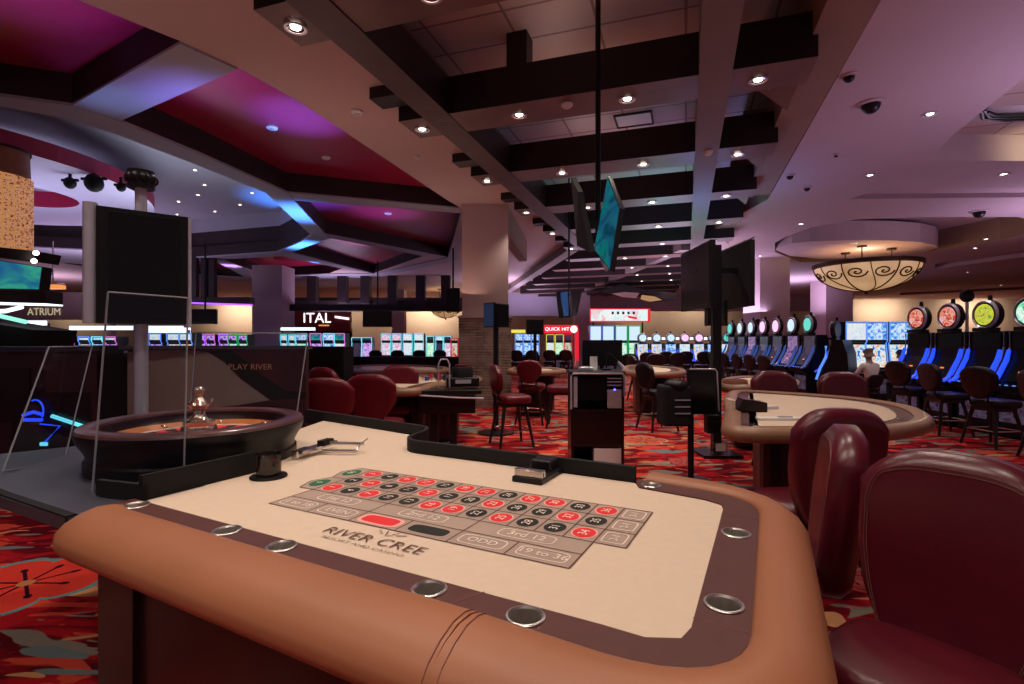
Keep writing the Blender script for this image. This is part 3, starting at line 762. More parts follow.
def txt(s_, a, b, size, mi=5, rot=PI / 2, z=.0034, sx=1, off=0):
    M = Matrix.Translation(TB(a, b, ZT + z)) @ Matrix.Rotation(-TH + rot, 4, 'Z') @ Matrix.Diagonal((size * sx, size, 1, 1))
    lb.text(s_, M, mi, off)
for k in range(12):
    for r in range(3):
        nn = k * 3 + r + 1; a = A0 + (k + .5) * AP; b = B2 + (r + .5) * RW; rd = nn in REDS
        ell(a, b, .041, .0475, 6 if rd else 0, .0018); ell(a, b, .036, .042, 2 if rd else 3, .0026)
        txt(str(nn), a, b, .043)
for s_, b in (('0', B2 + RW * .72), ('00', B3 - RW * .72)):
    ell(A0 - .052, b, .034, .05, 4, .0026); txt(s_, A0 - .052, b, .04)
def outline(a, b, ra, rb, mi=5, w=.0035, sq=.4):
    n = 40; vs = []
    for t in [2 * PI * i / n for i in range(n)]:
        for k in (0, w):
            vs.append(TB(a + (ra - k) * math.copysign(abs(math.cos(t)) ** sq, math.cos(t)), b + (rb - k) * math.copysign(abs(math.sin(t)) ** sq, math.sin(t)), ZT + .0026))
    lb.add(vs, [(2 * i, 2 * ((i + 1) % n), 2 * ((i + 1) % n) + 1, 2 * i + 1) for i in range(n)], mi)
for r in range(3):
    b = B2 + (r + .5) * RW; a = AE + AP / 2
    outline(a, b, .036, .042, sq=.25); txt('2-1', a, b, .036, rot=PI / 2)
for k, s_ in enumerate(('1st 12', '2nd 12', '3rd 12')):
    a = A0 + (4 * k + 2) * AP; txt(s_, a, (B1 + B2) / 2, .048, rot=0); outline(a, (B1 + B2) / 2, .095, .032)
for k, s_ in enumerate(('1 to 18', 'EVEN', '', '', 'ODD', '19 to 36')):
    a = A0 + (2 * k + 1) * AP; b = (B0 + B1) / 2
    if k in (2, 3):
        ell(a, b, .085, .04, 6 if k == 2 else 0, .0018, sq=.5); ell(a, b, .072, .03, 2 if k == 2 else 3, .0026, sq=.5)
    else: txt(s_, a, b, .045, rot=0); outline(a, b, .078, .034)
txt('RIVER CREE', -1.085, 1.178, .07, 1, 0, sx=1.08, off=-.008); txt('RESORT AND CASINO', -1.085, 1.130, .021, 1, 0, sx=1.5, off=-.008)
# small crest over the name
for sgn in (-1, 1):
    lb.add([TB(-1.07 + sgn * .002, 1.222, ZT + .003), TB(-1.07 + sgn * .006, 1.222, ZT + .003), TB(-1.07 + sgn * .026, 1.262, ZT + .003), TB(-1.07 + sgn * .018, 1.256, ZT + .003)], [(0, 1, 2, 3)], 1)
    lb.add([TB(-1.07 + sgn * .03, 1.232, ZT + .003), TB(-1.07 + sgn * .055, 1.252, ZT + .003), TB(-1.07 + sgn * .05, 1.258, ZT + .003), TB(-1.07 + sgn * .026, 1.238, ZT + .003)], [(0, 1, 2, 3)], 0)
lb.build('betting_layout', LM, RT, 0)

# ---------------------------------------------------------------- roulette wheel
wc = TB(-2.655, 1.61, .912)
W = thing('roulette_bowl', 'roulette wheel in a dark polished wooden bowl with a brass turret', 'roulette wheel', wc)
RW_ = .50
MB().lathe([(.465, -.019), (.465, .03), (.455, .04), (.455, .06), (.47, .09), (RW_ - .01, .12), (RW_, .15), (RW_, .17), (RW_ - .02, .178), (RW_ - .025, .178)], 72).build('bowl', M_black, W)
MB().lathe([(RW_ - .0, .166), (RW_ - .008, .182), (RW_ - .02, .188), (RW_ - .075, .190), (RW_ - .088, .184), (RW_ - .092, .17)], 72).build('rim', M_wrim, W)
MB().lathe([(RW_ - .092, .172), (RW_ - .1, .14), (RW_ - .11, .128)], 72).build('ball_track', M_body, W)
MB().lathe([(RW_ - .11, .128), (.33, .10), (.325, .102)], 72).build('apron', M_wood2, W)
for k in range(8):
    t = 2 * PI * (k + .3) / 8
    MB().sphere((.36 * math.cos(t), .36 * math.sin(t), .116), .012, 10, 6, sc=(1.8 if k % 2 else .8, .8, .8)).build('deflector', M_chrome, W)
mb = MB()
for k in range(38):
    t0, t1 = 2 * PI * k / 38, 2 * PI * (k + 1) / 38; mi = 2 if k in (0, 19) else (k % 2)
    def pp(r, z, t): return (r * math.cos(t), r * math.sin(t), z)
    mb.add([pp(.325, .103, t0), pp(.325, .103, t1), pp(.27, .094, t1), pp(.27, .094, t0)], [(0, 1, 2, 3)], mi)
    mb.add([pp(.27, .094, t0), pp(.27, .094, t1), pp(.215, .082, t1), pp(.215, .082, t0)], [(0, 1, 2, 3)], mi)
    mb.box(pp(.245, .093, t0), (.055, .003, .014), t0, 3)
mb.build('number_ring', [M_pred, M_pblk, M_pgrn, M_chrome], W, 0)
MB().lathe([(.333, .1), (.332, .108), (.322, .108), (.321, .1)], 72).build('ring_band', M_pwht, W)
MB().lathe([(.215, .084), (.12, .115), (.06, .13)], 48).build('cone', M_wood2, W)
MB().lathe([(r_ * 1.3, z_) for r_, z_ in [(.06, .125), (.066, .13), (.062, .15), (.056, .155), (.057, .175), (.04, .185), (.03, .195), (.022, .215), (.022, .235), (.034, .25), (.042, .262), (.036, .275), (.030, .278), (.024, .29), (.016, .302), (.012, .308), (.017, .318), (.023, .328), (.021, .342), (.012, .352), (.0005, .354)]], 28).build('turret', pm('aged_brass_turret', (.62, .5, .42), .22, 1), W)
for k in range(4):
    t = PI / 2 * k + .4
    MB().tube([(.03 * math.cos(t), .03 * math.sin(t), .262), (.055 * math.cos(t), .055 * math.sin(t), .272), (.06 * math.cos(t), .06 * math.sin(t), .29)], [.007, .006, .007], 8).build('turret_arm', M_chrome, W)

# ---------------------------------------------------------------- small things on the table
p = TB(-2.0, 1.52, ZT)
t = thing('dolly_tumbler', 'dark smoky acrylic tumbler on a black round base beside the wheel', 'chip marker cup', p); t.scale = (1.2, 1.2, 1.2)
MB().lathe([(.062, .0), (.065, .003), (.062, .009), (.001, .009)], 32).build('base_disc', M_black, t)
MB().lathe([(.042, .009), (.044, .085), (.040, .088), (.038, .085), (.036, .02), (.001, .018)], 32).build('tumbler_wall', M_smoke, t)
MB().lathe([(.034, .02), (.034, .06), (.001, .062)], 24).build('marker', M_blackm, t)
# chrome card / money paddle gadget
p = TB(-2.17, 1.98, ZT)
t = thing('chip_stacking_tool', 'chrome chip tool with two rods lying on the felt near the wheel', 'chip tool', p, -TH + .1)
mb = MB(); mb.box((-.02, -.02, .035), (.05, .3, .02), .12, 0); mb.box((-.035, -.12, .022), (.035, .12, .044), .2, 0)
mb.build('jaw', M_chrome, t, 0, bevel=.004)
MB().box((.0, .02, .055), (.045, .09, .03), .1).build('clamp', M_black, t, 0, bevel=.004)
MB().tube([(.02, .03, .05), (.19, .10, .045)], .009, 10).build('rod', M_chrome, t)
MB().tube([(.02, -.03, .02), (.19, .03, .02)], .009, 10).build('rod', M_chrome, t)
MB().tube([(.19, .03, .015), (.193, .065, .05), (.197, .12, .07)], .004, 8).build('end_wire', M_chrome, t)
# bill slot with clear paddle on the dealer rail
p = TB(-.945, 2.03, ZT)
t = thing('money_paddle', 'clear and silver bill paddle standing in the black cash slot of the dealer rail', 'bill paddle', p, -TH)
MB().box((.0, .05, .012), (.14, .26, .024)).build('slot_plate', M_black, t, 0, bevel=.004)
mb = MB(); mb.box((0, -.06, .035), (.13, .012, .03)); mb.box((0, -.035, .035), (.13, .012, .03)); mb.box((0, -.0475, .05), (.13, .04, .006))
mb.build('paddle_blade', M_chrome, t, 0, bevel=.002)
MB().box((0, .1, .045), (.10, .09, .05)).build('slot_hood', M_black, t, 0, bevel=.01)

# ---------------------------------------------------------------- display screen over the wheel
def frame3(c, wv, hv, tv): # matrix from vectors (columns)
    M = Matrix.Identity(4)
    for i, v in enumerate((wv, tv, hv)):
        for j in range(3): M[j][i] = v[j]
    for j in range(3): M[j][3] = c[j]
    return M
bl, br = D(96, 321, 3.05), D(188, 326, 3.35)
tl, tr = Vector((bl.x, bl.y, D(0, 203, 3.05).z)), Vector((br.x, br.y, D(0, 219, 3.35).z))
t = thing('roulette_display', 'tall black results display with silver side tubes on a steel pole behind the wheel', 'display screen', (0, 0, 0))
bz, tz = (bl.z + br.z) / 2, (tl.z + tr.z) / 2
wv = (br - bl); wv.z = 0; nn = Vector((wv.y, -wv.x, 0)).normalized()
P0 = lambda s, z, o=0: Vector((bl.x + wv.x * s, bl.y + wv.y * s, z)) + nn * o
MB().quadbox([P0(0, bz), P0(1, bz), P0(1, tz), P0(0, tz)], -nn * .12).build('housing', M_black, t, 0)
MB().quadbox([P0(.12, bz + .03, .003), P0(.9, bz + .03, .003), P0(.9, tz - .03, .003), P0(.12, tz - .03, .003)], -nn * .01).build('screen', M_scr, t, 0)
MB().cyl(P0(-.055, bz - .0, -.05), P0(-.055, tz + .02, -.05), .037, n=24).build('side_tube', M_silver, t)
MB().cyl(P0(1.01, bz - .02, -.05), P0(1.01, tz - .0, -.05), .022, n=20).build('side_tube', M_silver, t)
pb = D(141, 340, 3.3)
MB().cyl((pb.x, pb.y, .893), (pb.x, pb.y, bz + .02), .04, n=24).build('pole', M_silver, t)
pt = D(137, 195, 3.3)
MB().cyl((pb.x, pb.y, tz - .1), (pb.x, pb.y, pt.z + .05), .033, n=24).build('pole', M_silver, t)
mb = MB()
for k in range(9):
    a = 2 * PI * k / 9; mb.sphere((pb.x + .06 * math.cos(a), pb.y + .06 * math.sin(a), pt.z + .1), .036, 10, 6)
mb.cyl((pb.x, pb.y, pt.z + .04), (pb.x, pb.y, pt.z + .15), .075, n=20)
mb.build('pole_cap', M_black, t)
MB().lathe([(.1, 0), (.1, .01), (.045, .02), (.042, .03)], 24, Matrix.Translation((pb.x, pb.y, .893))).build('foot', M_silver, t)

# ---------------------------------------------------------------- acrylic shields
def shield(label, pts, th=.008):
    P_ = [D(*q) for q in pts]
    nn = (P_[1] - P_[0]).cross(P_[3] - P_[0]).normalized() * th
    t = thing('acrylic_shield', label, 'clear shield', (0, 0, 0), 0, 'clear shields around the wheel')
    MB().quadbox(P_, nn).build('pane', M_glass, t, 0)
    mb = MB()
    for i in range(4): mb.tube([P_[i], P_[(i + 1) % 4]], .004, 6)
    mb.build('edge_strip', M_gedge, t)
shield('slanted clear acrylic shield at the far left beside the dark cabinet', [(3, 471, 2.35), (64, 462, 2.75), (92, 346, 2.95), (49, 347, 2.6)])
shield('tall slanted clear acrylic shield in front of the display pole', [(92, 496, 2.06), (184, 470, 2.2), (188, 298, 2.2), (108, 292, 2.08)])
shield('clear acrylic shield right of the display near the printed panel', [(190, 410, 3.4), (297, 412, 3.3), (308, 334, 3.35), (196, 332, 3.45)])
# ================================================================ CHAIRS
def pillow(w_of, h, T, z0, curve=.35, nu=20, nv=16, top=.12, lean=.10, y0=0):
    """thick upholstered back: front and rear skins meeting in a rounded border"""
    mb = MB(); vs = []
    for side in (1, -1):
        for j in range(nv + 1):
            v = j / nv
            for i in range(nu + 1):
                u = -1 + 2 * i / nu
                s = max(0, (1 - abs(u) ** 14)) ** .5 * max(0, (1 - abs(2 * v - 1) ** 12)) ** .5
                x = u * w_of(v)
                z = z0 + v * h - top * abs(u) ** 3.4 * max(0, (v - .4) / .6) + .10 * abs(u) ** 3 * max(0, (.35 - v) / .35)
                y = y0 - lean * v * h + curve * x * x + side * T * (.5 + .5 * s)
                vs.append((x, y, z))
    W_ = nu + 1; N = W_ * (nv + 1)
    fs = []
    for j in range(nv):
        for i in range(nu):
            a = j * W_ + i
            fs.append((a + 1, a, a + W_, a + W_ + 1)); fs.append((N + a, N + a + 1, N + a + W_ + 1, N + a + W_))
    for i in range(nu):
        fs.append((i, i + 1, N + i + 1, N + i)); a = nv * W_ + i; fs.append((a + 1, a, N + a, N + a + 1))
    for j in range(nv):
        a = j * W_; fs.append((a + W_, a, N + a, N + a + W_)); b = a + nu; fs.append((b, b + W_, N + b + W_, N + b))
    mb.add(vs, fs); return mb

def make_chair(name, label, cat, mat, group=None, seat=.66, back_h=.52, wood=M_wood, stitch=True, w=.25, T=.045, curve=.35, zoff=.06):
    t = thing(name, label, cat, (0, 0, 0), 0, group)
    wf = lambda v: w * (.68 + .34 * math.sin(min(1, v * 1.5) * PI / 2))
    z0 = seat + zoff
    o = pillow(wf, back_h, T, z0, curve, y0=-.2).build('backrest', mat, t, 60)
    fixn(o)
    if stitch:
        pts = []
        route = [(-.88, .1 + .07 * k) for k in range(11)] + [(-.88 + .16 * (1 - math.cos(q * PI / 10)), .8 + .14 * math.sin(q * PI / 10)) for q in range(1, 6)]
        route += [(-.72 + .144 * k, .94) for k in range(1, 10)] + [(.88 - .16 * (1 - math.cos((5 - q) * PI / 10)), .8 + .14 * math.sin((5 - q) * PI / 10)) for q in range(0, 6)] + [(.88, .8 - .07 * k) for k in range(1, 11)]
        for off in (0, .035):
            pts = []
            for u, v in route:
                u *= 1 - off; v = v - off * .5
                x = u * wf(v); z = z0 + v * back_h - .12 * abs(u) ** 3.4 * max(0, (v - .4) / .6) + .10 * abs(u) ** 3 * max(0, (.35 - v) / .35)
                ss = max(0, (1 - abs(u) ** 14)) ** .5 * max(0, (1 - abs(2 * v - 1) ** 12)) ** .5
                pts.append((x, -.2 - .10 * v * back_h + curve * x * x + T * (.5 + .5 * ss) + .0008, z))
            MB().tube(pts, .0013, 5).build('stitching', M_stitch, t)
    # seat cushion
    sc_ = []
    nn = 28
    for z, k in ((seat - .06, .9), (seat - .05, .97), (seat - .02, 1.0), (seat + .02, .985), (seat + .04, .93), (seat + .05, .8)):
        for i in range(nn):
            a = 2 * PI * i / nn; c, s = math.cos(a), math.sin(a)
            sc_.append((.25 * k * math.copysign(abs(c) ** .55, c), .05 + .23 * k * math.copysign(abs(s) ** .55, s), z))
    mb = MB(); fs = []
    for r in range(5): fs += [(r * nn + i, r * nn + (i + 1) % nn, (r + 1) * nn + (i + 1) % nn, (r + 1) * nn + i) for i in range(nn)]
    fs += [tuple(range(nn - 1, -1, -1)), tuple(5 * nn + i for i in range(nn))]
    mb.add(sc_, fs).build('seat', mat, t, 50)
    MB().box((0, .02, seat - .085), (.36, .36, .05)).build('seat_frame', wood, t, 0, bevel=.01)
    for sx in (-1, 1):
        for sy in (-1, 1):
            MB().cyl((sx * .25, .02 + sy * .25, 0), (sx * .15, .02 + sy * .15, seat - .07), .018, .028, 10).build('leg', wood, t)
    zr = .24; k = .21
    MB().tube([(k, .02 + k, zr), (-k, .02 + k, zr), (-k, .02 - k, zr), (k, .02 - k, zr)], .011, 8, closed=True).build('footrest', M_chrome, t)
    for sx in (-1, 1):
        MB().tube([(sx * .12, -.15, seat - .05), (sx * .13, -.215, seat + .03), (sx * .13, -.225, seat + .16)], .013, 8).build('back_bracket', M_black, t)
    return t

def place(r0, first, x, y, d, label, group=None, sc=None):
    if first:
        r0.location = (x, y, 0); r0.rotation_euler = (0, 0, face_rz(d)); r0['label'] = label
        if group: r0['group'] = group
        if sc: r0.scale = (sc,) * 3
        return r0
    return dup(r0, (x, y, 0), face_rz(d), label, group, sc)

GC = 'oxblood chairs at the roulette table'
ch = make_chair('casino_chair', 'x', 'chair', M_vinyl, GC, seat=.53, back_h=.71, w=.25, T=.07, zoff=-.10, curve=.3)
def backat(first, X, Y, d, lb_, g, r=None):
    L = math.hypot(*d); return place(r or ch, first, X + .22 * d[0] / L, Y + .22 * d[1] / L, d, lb_, g)
backat(True, 1.385, 1.62, (-.82, -.57), 'large oxblood vinyl chair nearest the viewpoint, its stitched backrest facing left', GC)
backat(False, 1.37, 2.19, (-.90, .43), 'oxblood vinyl chair seen edge-on between the nearest chair and the roulette table', GC)
backat(False, 1.76, 2.80, (-.08, 1), 'oxblood vinyl chair with a broad backrest behind the edge-on chair', GC)
GR = 'oxblood chairs by the further tables'
# beyond the right hand table
for X, Y, d, lb_ in [(3.12, 5.95, (-.1, -1), 'wide oxblood chair behind the right-hand card table, left one of two'), (3.78, 5.75, (-.25, -1), 'wide oxblood chair behind the right-hand card table, right one of two')]:
    place(ch, False, X, Y, d, lb_, GR)
rc = make_chair('casino_chair', 'x', 'chair', M_vinyl2, 'red chairs beyond the dealer side', seat=.60, back_h=.50, w=.265, stitch=False)
GL = 'red chairs beyond the dealer side'
place(rc, True, (328 - 512) / F * 5.0, 5.0, (-.2, 1), 'red vinyl chair seen from behind beyond the roulette wheel, left one of a pair', GL)
place(rc, False, (378 - 512) / F * 5.55, 5.55, (.1, 1), 'red vinyl chair seen from behind beyond the dealer rail, right one of a pair', GL)
place(rc, False, (337 - 512) / F * 6.9, 6.9, (.6, 1), 'red vinyl chair mostly hidden behind the pair of red chairs', GL)
place(rc, False, (396 - 512) / F * 7.0, 7.0, (0, -1), 'red vinyl chair tucked under the brown rail of the left card table', GL)
st = make_chair('bar_stool', 'x', 'stool', M_vinyl2, 'bar stools on the open carpet', seat=.68, back_h=.42, w=.22, stitch=False)
GS = 'bar stools on the open carpet'
place(st, True, (510 - 512) / F * 7.3, 7.4, (1, .35), 'red seated wooden bar stool beside the tall thin screen pole', GS)
place(st, False, (563 - 512) / F * 9.0, 9.0, (-1, .15), 'dark red wooden bar stool left of the black podium', GS)
place(st, False, (531 - 512) / F * 9.4, 9.4, (.2, 1), 'dark red wooden bar stool behind the gaming table left of the podium', GS)
nv = make_chair('slot_stool', 'x', 'stool', M_navy, 'dark stools at the slot machines', seat=.62, back_h=.46, w=.25, stitch=False)
GN = 'dark stools at the slot machines'
for j, (x, y) in enumerate([(7.2, 9.35), (7.0, 8.35), (6.85, 7.35), (6.8, 6.45)]):
    place(nv, j == 0, x, y, (1, .12 * (-1) ** j), f'dark stool facing the blue-lit slot machines, {NTH[j]} one counting towards the viewpoint', GN)
place(nv, False, 8.09, 11.6, (0, 1), 'dark stool under the person in the pale shirt', GN, .66)
place(nv, False, 8.92, 11.77, (.1, 1), 'dark stool under the person in the grey shirt', GN, .66)
for j, (px, Y, d) in enumerate([(656, 8.7, (1, .3)), (640, 13, (1, .2)), (654, 15, (0, 1)), (676, 16.5, (0, 1))]):
    place(nv, False, (px - 512) / F * Y, Y, d, ['dark stool on the carpet left of the black shuffler stand', 'dark stool furthest left behind the black shuffler stand', 'dark stool before the far wheel machines, left one', 'dark stool before the far wheel machines, right one'][j], 'dark stools in the middle distance')
for j, x in enumerate([-5.4, -4.55, -3.7, -2.9]):
    place(nv, False, x, 20.6 + .1 * j, (0, 1), f'dark stool before the far left bank of white-lit slots, {NTH[j]} from its left end', 'dark stools at the far left bank')

for j, y in enumerate([13.4, 14.2, 15.0, 15.9, 16.8]):
    place(nv, False, 6.75, y, (1, .1), f'dark stool facing the glowing-topped slots of the middle right row, {NTH[j]} from the near end', 'dark stools along the middle right row')
for j, (px, Y) in enumerate([(516, 20.5), (532, 20.4), (549, 21), (565, 21.2)]):
    place(nv, False, (px - 512) / F * Y, Y, (0, 1), f'dark stool before the slots right of the stone column, {NTH[j]} from the left', 'dark stools right of the stone column')
for j, (px, Y) in enumerate([(628, 15), (646, 17), (664, 18.2), (684, 18.4), (702, 18.2)]):
    place(nv, False, (px - 512) / F * Y, Y, (0, 1), f'dark stool in the row before the far wheel-topped slots, {NTH[j]} from the left', 'dark stools before the far wheel-topped slots')
for j, x in enumerate([-10.2, -9.3, -8.4, -7.5, -6.6]):
    place(nv, False, x, 15.2, (0, 1), f'dark stool by the multicoloured slots left of the kiosk, {NTH[j]} from the left', 'dark stools by the multicoloured slots')
# ================================================================ OTHER TABLES
def card_table(name, label, outl, z=.9, w=.13, railm=M_pad2, ped=None, inset=.24, felt=M_felt, cupn=6):
    """outl: closed outline of the rail's outer edge, counterclockwise"""
    t = thing(name, label, 'card table', (0, 0, 0))
    ar = sum(a[0] * b[1] - b[0] * a[1] for a, b in zip(outl, outl[1:] + outl[:1]))
    if ar < 0: outl = outl[::-1]
    MB().sweep(outl, [(.012, z - .065), (0, z - .03), (.008, z + .0), (.035, z + .022), (.075, z + .028), (w, z + .01), (w, z - .02), (w, z - .075), (.04, z - .08)], closed=True).build('padded_rail', railm, t, 60)
    def off(k):
        n = len(outl); r = []
        for i in range(n):
            p, a, b = Vector(outl[i]), Vector(outl[i - 1]), Vector(outl[(i + 1) % n])
            d0, d1 = (p - a).normalized(), (b - p).normalized(); nn = (Vector((-d0.y, d0.x)) + Vector((-d1.y, d1.x))).normalized()
            q_ = p + nn * (k / max(.5, nn.dot(Vector((-d0.y, d0.x))))); r.append((q_.x, q_.y))
        return r
    MB().prism(off(w * .9), z - .05, z).build('cup_track', M_track, t, 0)
    fi = off(inset); MB().prism(fi, z - .02, z + .005).build('felt_top', felt, t, 0)
    c = sum((Vector(p) for p in outl), Vector((0, 0))) / len(outl)
    tr = off(w + .05)
    for k in range(cupn):
        p = tr[int((k + .5) * len(tr) / cupn) % len(tr)]
        MB().lathe([(.034, .0), (.034, -.03), (.001, -.03), (.036, -.031), (.044, .004), (.034, .006)], 16, Matrix.Translation((p[0], p[1], z + .002))).build('cup_holder', M_chrome, t)
    ins = [((Vector(p) - c) * .6 + c) for p in outl]
    MB().prism([(p.x, p.y) for p in ins], .06, z - .06).build('pedestal', M_body, t, 0)
    ins = [((Vector(p) - c) * .5 + c) for p in outl]
    MB().prism([(p.x, p.y) for p in ins], 0, .07).build('plinth', M_black, t, 0)
    return t, fi
def gxy(l, z=.855): return [(G(x, y, z).x, G(x, y, z).y) for x, y in l]
def smoothpoly(l, it=2):
    for _ in range(it):
        r = []
        for a, b in zip(l, l[1:] + l[:1]):
            r.append((a[0] * .75 + b[0] * .25, a[1] * .75 + b[1] * .25)); r.append((a[0] * .25 + b[0] * .75, a[1] * .25 + b[1] * .75))
        l = r
    return l
rt, _ = card_table('card_table', 'long cream-felt card table with a brown padded rail at right behind the oxblood chairs',
    smoothpoly(gxy([(720, 439), (820, 440), (890, 438), (932, 432), (938, 424), (915, 412), (860, 403), (780, 397), (728, 394), (722, 404), (726, 412), (722, 424)])))
rt2, _ = card_table('card_table', 'small cream card table further back carrying a red chip tray', smoothpoly(gxy([(716, 391), (800, 391), (800, 381), (735, 379), (715, 384)])), inset=.2)
lt, _ = card_table('card_table', 'cream-felt card table at left behind the red chairs, with an orange-brown rail', smoothpoly(gxy([(372, 394), (425, 394.5), (437, 387), (480, 384), (484, 379), (390, 378), (350, 381)])), railm=M_wood2 if False else M_pad2, inset=.3)
ft_, _ = card_table('card_table', 'far card table behind the tall thin screen pole, left of the podium', smoothpoly(gxy([(505, 374.5), (560, 374.5), (570, 371.5), (540, 369.5), (508, 370)])), inset=.3)
ft2, _ = card_table('card_table', 'far cream-edged card table between the podium and the shuffler stand', smoothpoly(gxy([(622, 375), (680, 377), (690, 371), (640, 367), (622, 368)])), inset=.3)
ft3, _ = card_table('card_table', 'low dark-sided card table far behind the left bank of tables', smoothpoly(gxy([(350, 374), (445, 374), (452, 369), (400, 366.5), (345, 368)])), inset=.3)

# things on the right hand table
p = G(748, 411, .905); t = thing('card_shoe', 'dark brown card shoe box with a cream front on the right-hand card table', 'card shoe', p, -.1)
mb = MB(); mb.quadbox([(-.12, -.08, 0), (.13, -.08, 0), (.13, -.08, .08), (-.06, -.08, .11)], (0, .16, 0)); mb.build('shoe_body', M_body, t, 0, bevel=.006)
MB().box((-.145, .0, .05), (.03, .18, .10)).build('shoe_front', M_felt, t, 0, bevel=.006)
p = G(785, 420, .905); t = thing('chip_rack_lid', 'pale flat tray lid on the near edge of the right-hand card table', 'tray', p, -.02)
MB().box((0, 0, .01), (.42, .07, .02)).build('lid_plate', M_paper, t, 0, bevel=.004); MB().box((0, 0, .025), (.1, .03, .012)).build('lid_grip', M_silver, t, 0)
p = G(770, 409, .905); t = thing('playing_card_pack', 'small grey pack of cards beside the card shoe on the right-hand table', 'cards', p, .3)
MB().box((0, 0, .012), (.12, .07, .024)).build('pack_body', M_silver, t, 0); MB().box((0, 0, .026), (.1, .05, .004)).build('top_card', M_paper, t, 0)
p = G(733, 384, .905); t = thing('chip_tray', 'dark red chip tray on the small card table further back', 'chip tray', p)
MB().box((0, 0, .03), (.35, .16, .06)).build('tray_body', M_pad, t, 0, bevel=.01); MB().box((0, -.0, .062), (.3, .11, .01)).build('tray_well', M_body, t, 0)
# chip stacks and shuffler on the left table
CHIP = [pm('cream_chip', (.7, .6, .5), .5), pm('red_chip', (.5, .03, .03), .5), pm('black_chip', (.03, .03, .03), .5), pm('blue_chip', (.04, .08, .4), .5)]
cp = {}
for k in range(14):
    x = 424 + (k % 7) * 6 + (k // 7) * 3; y = 379.2 + (k // 7) * 1.2
    p = G(x, y, .905); h = .04 + .02 * (k * 7 % 4)
    t = thing('chip_stack', f'small chip stack on the left card table, {NTH[k % 7]} in the {"back" if k < 7 else "front"} row', 'chips', p, 0, 'chip stacks on the far table')
    MB().cyl((0, 0, 0), (0, 0, h), .035, n=12).build('chip_pile', CHIP[k % 4], t); MB().cyl((0, 0, h), (0, 0, h + .006), .034, n=12).build('top_chip', CHIP[(k + 1) % 4], t)
p = G(462, 386, .91)
t = thing('card_shuffler', 'round black card shuffler with a red cap on the left card table', 'card shuffler', p, .2)
MB().box((0, 0, .06), (.42, .3, .12)).build('shuffler_body', M_black, t, 0, bevel=.02)
MB().lathe([(.14, .1), (.15, .2), (.13, .25), (.001, .26)], 24).build('shuffler_drum', M_blackm, t)
MB().lathe([(.09, .25), (.09, .28), (.001, .285)], 20).build('drum_cap', M_vinyl2, t)
MB().box((.0, -.155, .07), (.2, .01, .05)).build('shuffler_slot', M_silver, t, 0)
p = G(444, 388, .91)
t = thing('discard_holder', 'thin clear acrylic card holder standing on the left card table', 'card holder', p, .3)
MB().tube([(-.07, 0, 0), (-.07, 0, .3), (-.04, 0, .36), (.04, 0, .36), (.07, 0, .3), (.07, 0, 0)], .01, 8).build('holder_hoop', M_silver, t)
MB().box((0, .03, .01), (.2, .16, .02)).build('holder_base', M_clear, t, 0)
# dark dealer trolley under the shuffler
p = G(456, 447, 0); 
t = thing('dealer_trolley', 'dark open equipment trolley on two posts beside the left card table', 'trolley', (p.x - .08, 6.6, 0), .1)
MB().box((0, 0, .86), (.95, .42, .05)).build('trolley_top', M_black, t, 0, bevel=.01)
MB().box((.05, .02, .70), (.7, .36, .22)).build('trolley_drawer', M_body, t, 0, bevel=.01)
MB().tube([(-.45, -.2, .84), (.1, -.22, .80), (.5, -.2, .78)], .012, 8).build('handrail', M_silver, t)
for sx in (-.12, .12): MB().box((sx, 0, .3), (.09, .1, .6)).build('post', M_black, t, 0)
MB().box((0, 0, .03), (.5, .4, .06)).build('trolley_base', M_black, t, 0, bevel=.01)

# ================================================================ PODIUM
b = G(600, 469, 0)
t = thing('pit_podium', 'tall dark cherry podium with a screen bay and white box in its foot', 'podium', (b.x - .02, b.y + .25, 0), -.03)
PWd, PDp, PHt = .62, .5, 1.13
mb = MB()
for s in (-1, 1): mb.box((s * (PWd / 2 - .015), 0, PHt / 2), (.03, PDp, PHt))
mb.box((0, PDp / 2 - .01, PHt / 2), (PWd, .02, PHt)); mb.box((0, 0, PHt * .6), (PWd, PDp, .03)); mb.box((0, 0, .27), (PWd, PDp, .02)); mb.box((0, -PDp / 2 + .02, .47), (PWd - .04, .03, .4)); mb.box((0, 0, .03), (PWd, PDp, .06))
mb.build('carcass', M_body, t, 0, bevel=.004)
MB().box((0, 0, PHt), (PWd + .03, PDp + .03, .03)).build('counter_top', M_black, t, 0, bevel=.012)
MB().tube([(-.31, -.26, .70), (-.31, -.26, 1.08), (-.29, -.26, 1.12), (.29, -.26, 1.12), (.31, -.26, 1.08), (.31, -.26, .85)], .012, 8).build('front_trim', M_silver, t)
MB().box((-.08, -.18, .93), (.36, .05, .26)).build('screen_bay', M_scr, t, 0, bevel=.005)
MB().box((-.26, -.22, .9), (.05, .03, .36)).build('bay_cheek', M_silver, t, 0)
MB().box((.2, -.22, .82), (.17, .04, .22)).build('card_printer', pm('beige_grey_plastic', (.4, .34, .36), .5), t, 0, bevel=.005)
for k in range(3): MB().box((.2, -.23, .98 + k * .04), (.17, .03, .012)).build('tray_slat', M_silver, t, 0)
t2 = MB().sphere((.2, -.245, .93), .012, 10, 6).build('status_light', em('blue_status_light', (.1, .12, 1), 5), t)
MB().box((.12, -.1, .14), (.32, .28, .2)).build('white_box', M_paper, t, 0, bevel=.008)
t = thing('desk_lamp', 'small gooseneck lamp with looping black cables on the podium top', 'lamp', (b.x + .13, b.y + .3, PHt + .015))
MB().lathe([(.06, 0), (.06, .015), (.001, .02)], 20).build('lamp_base', M_black, t)
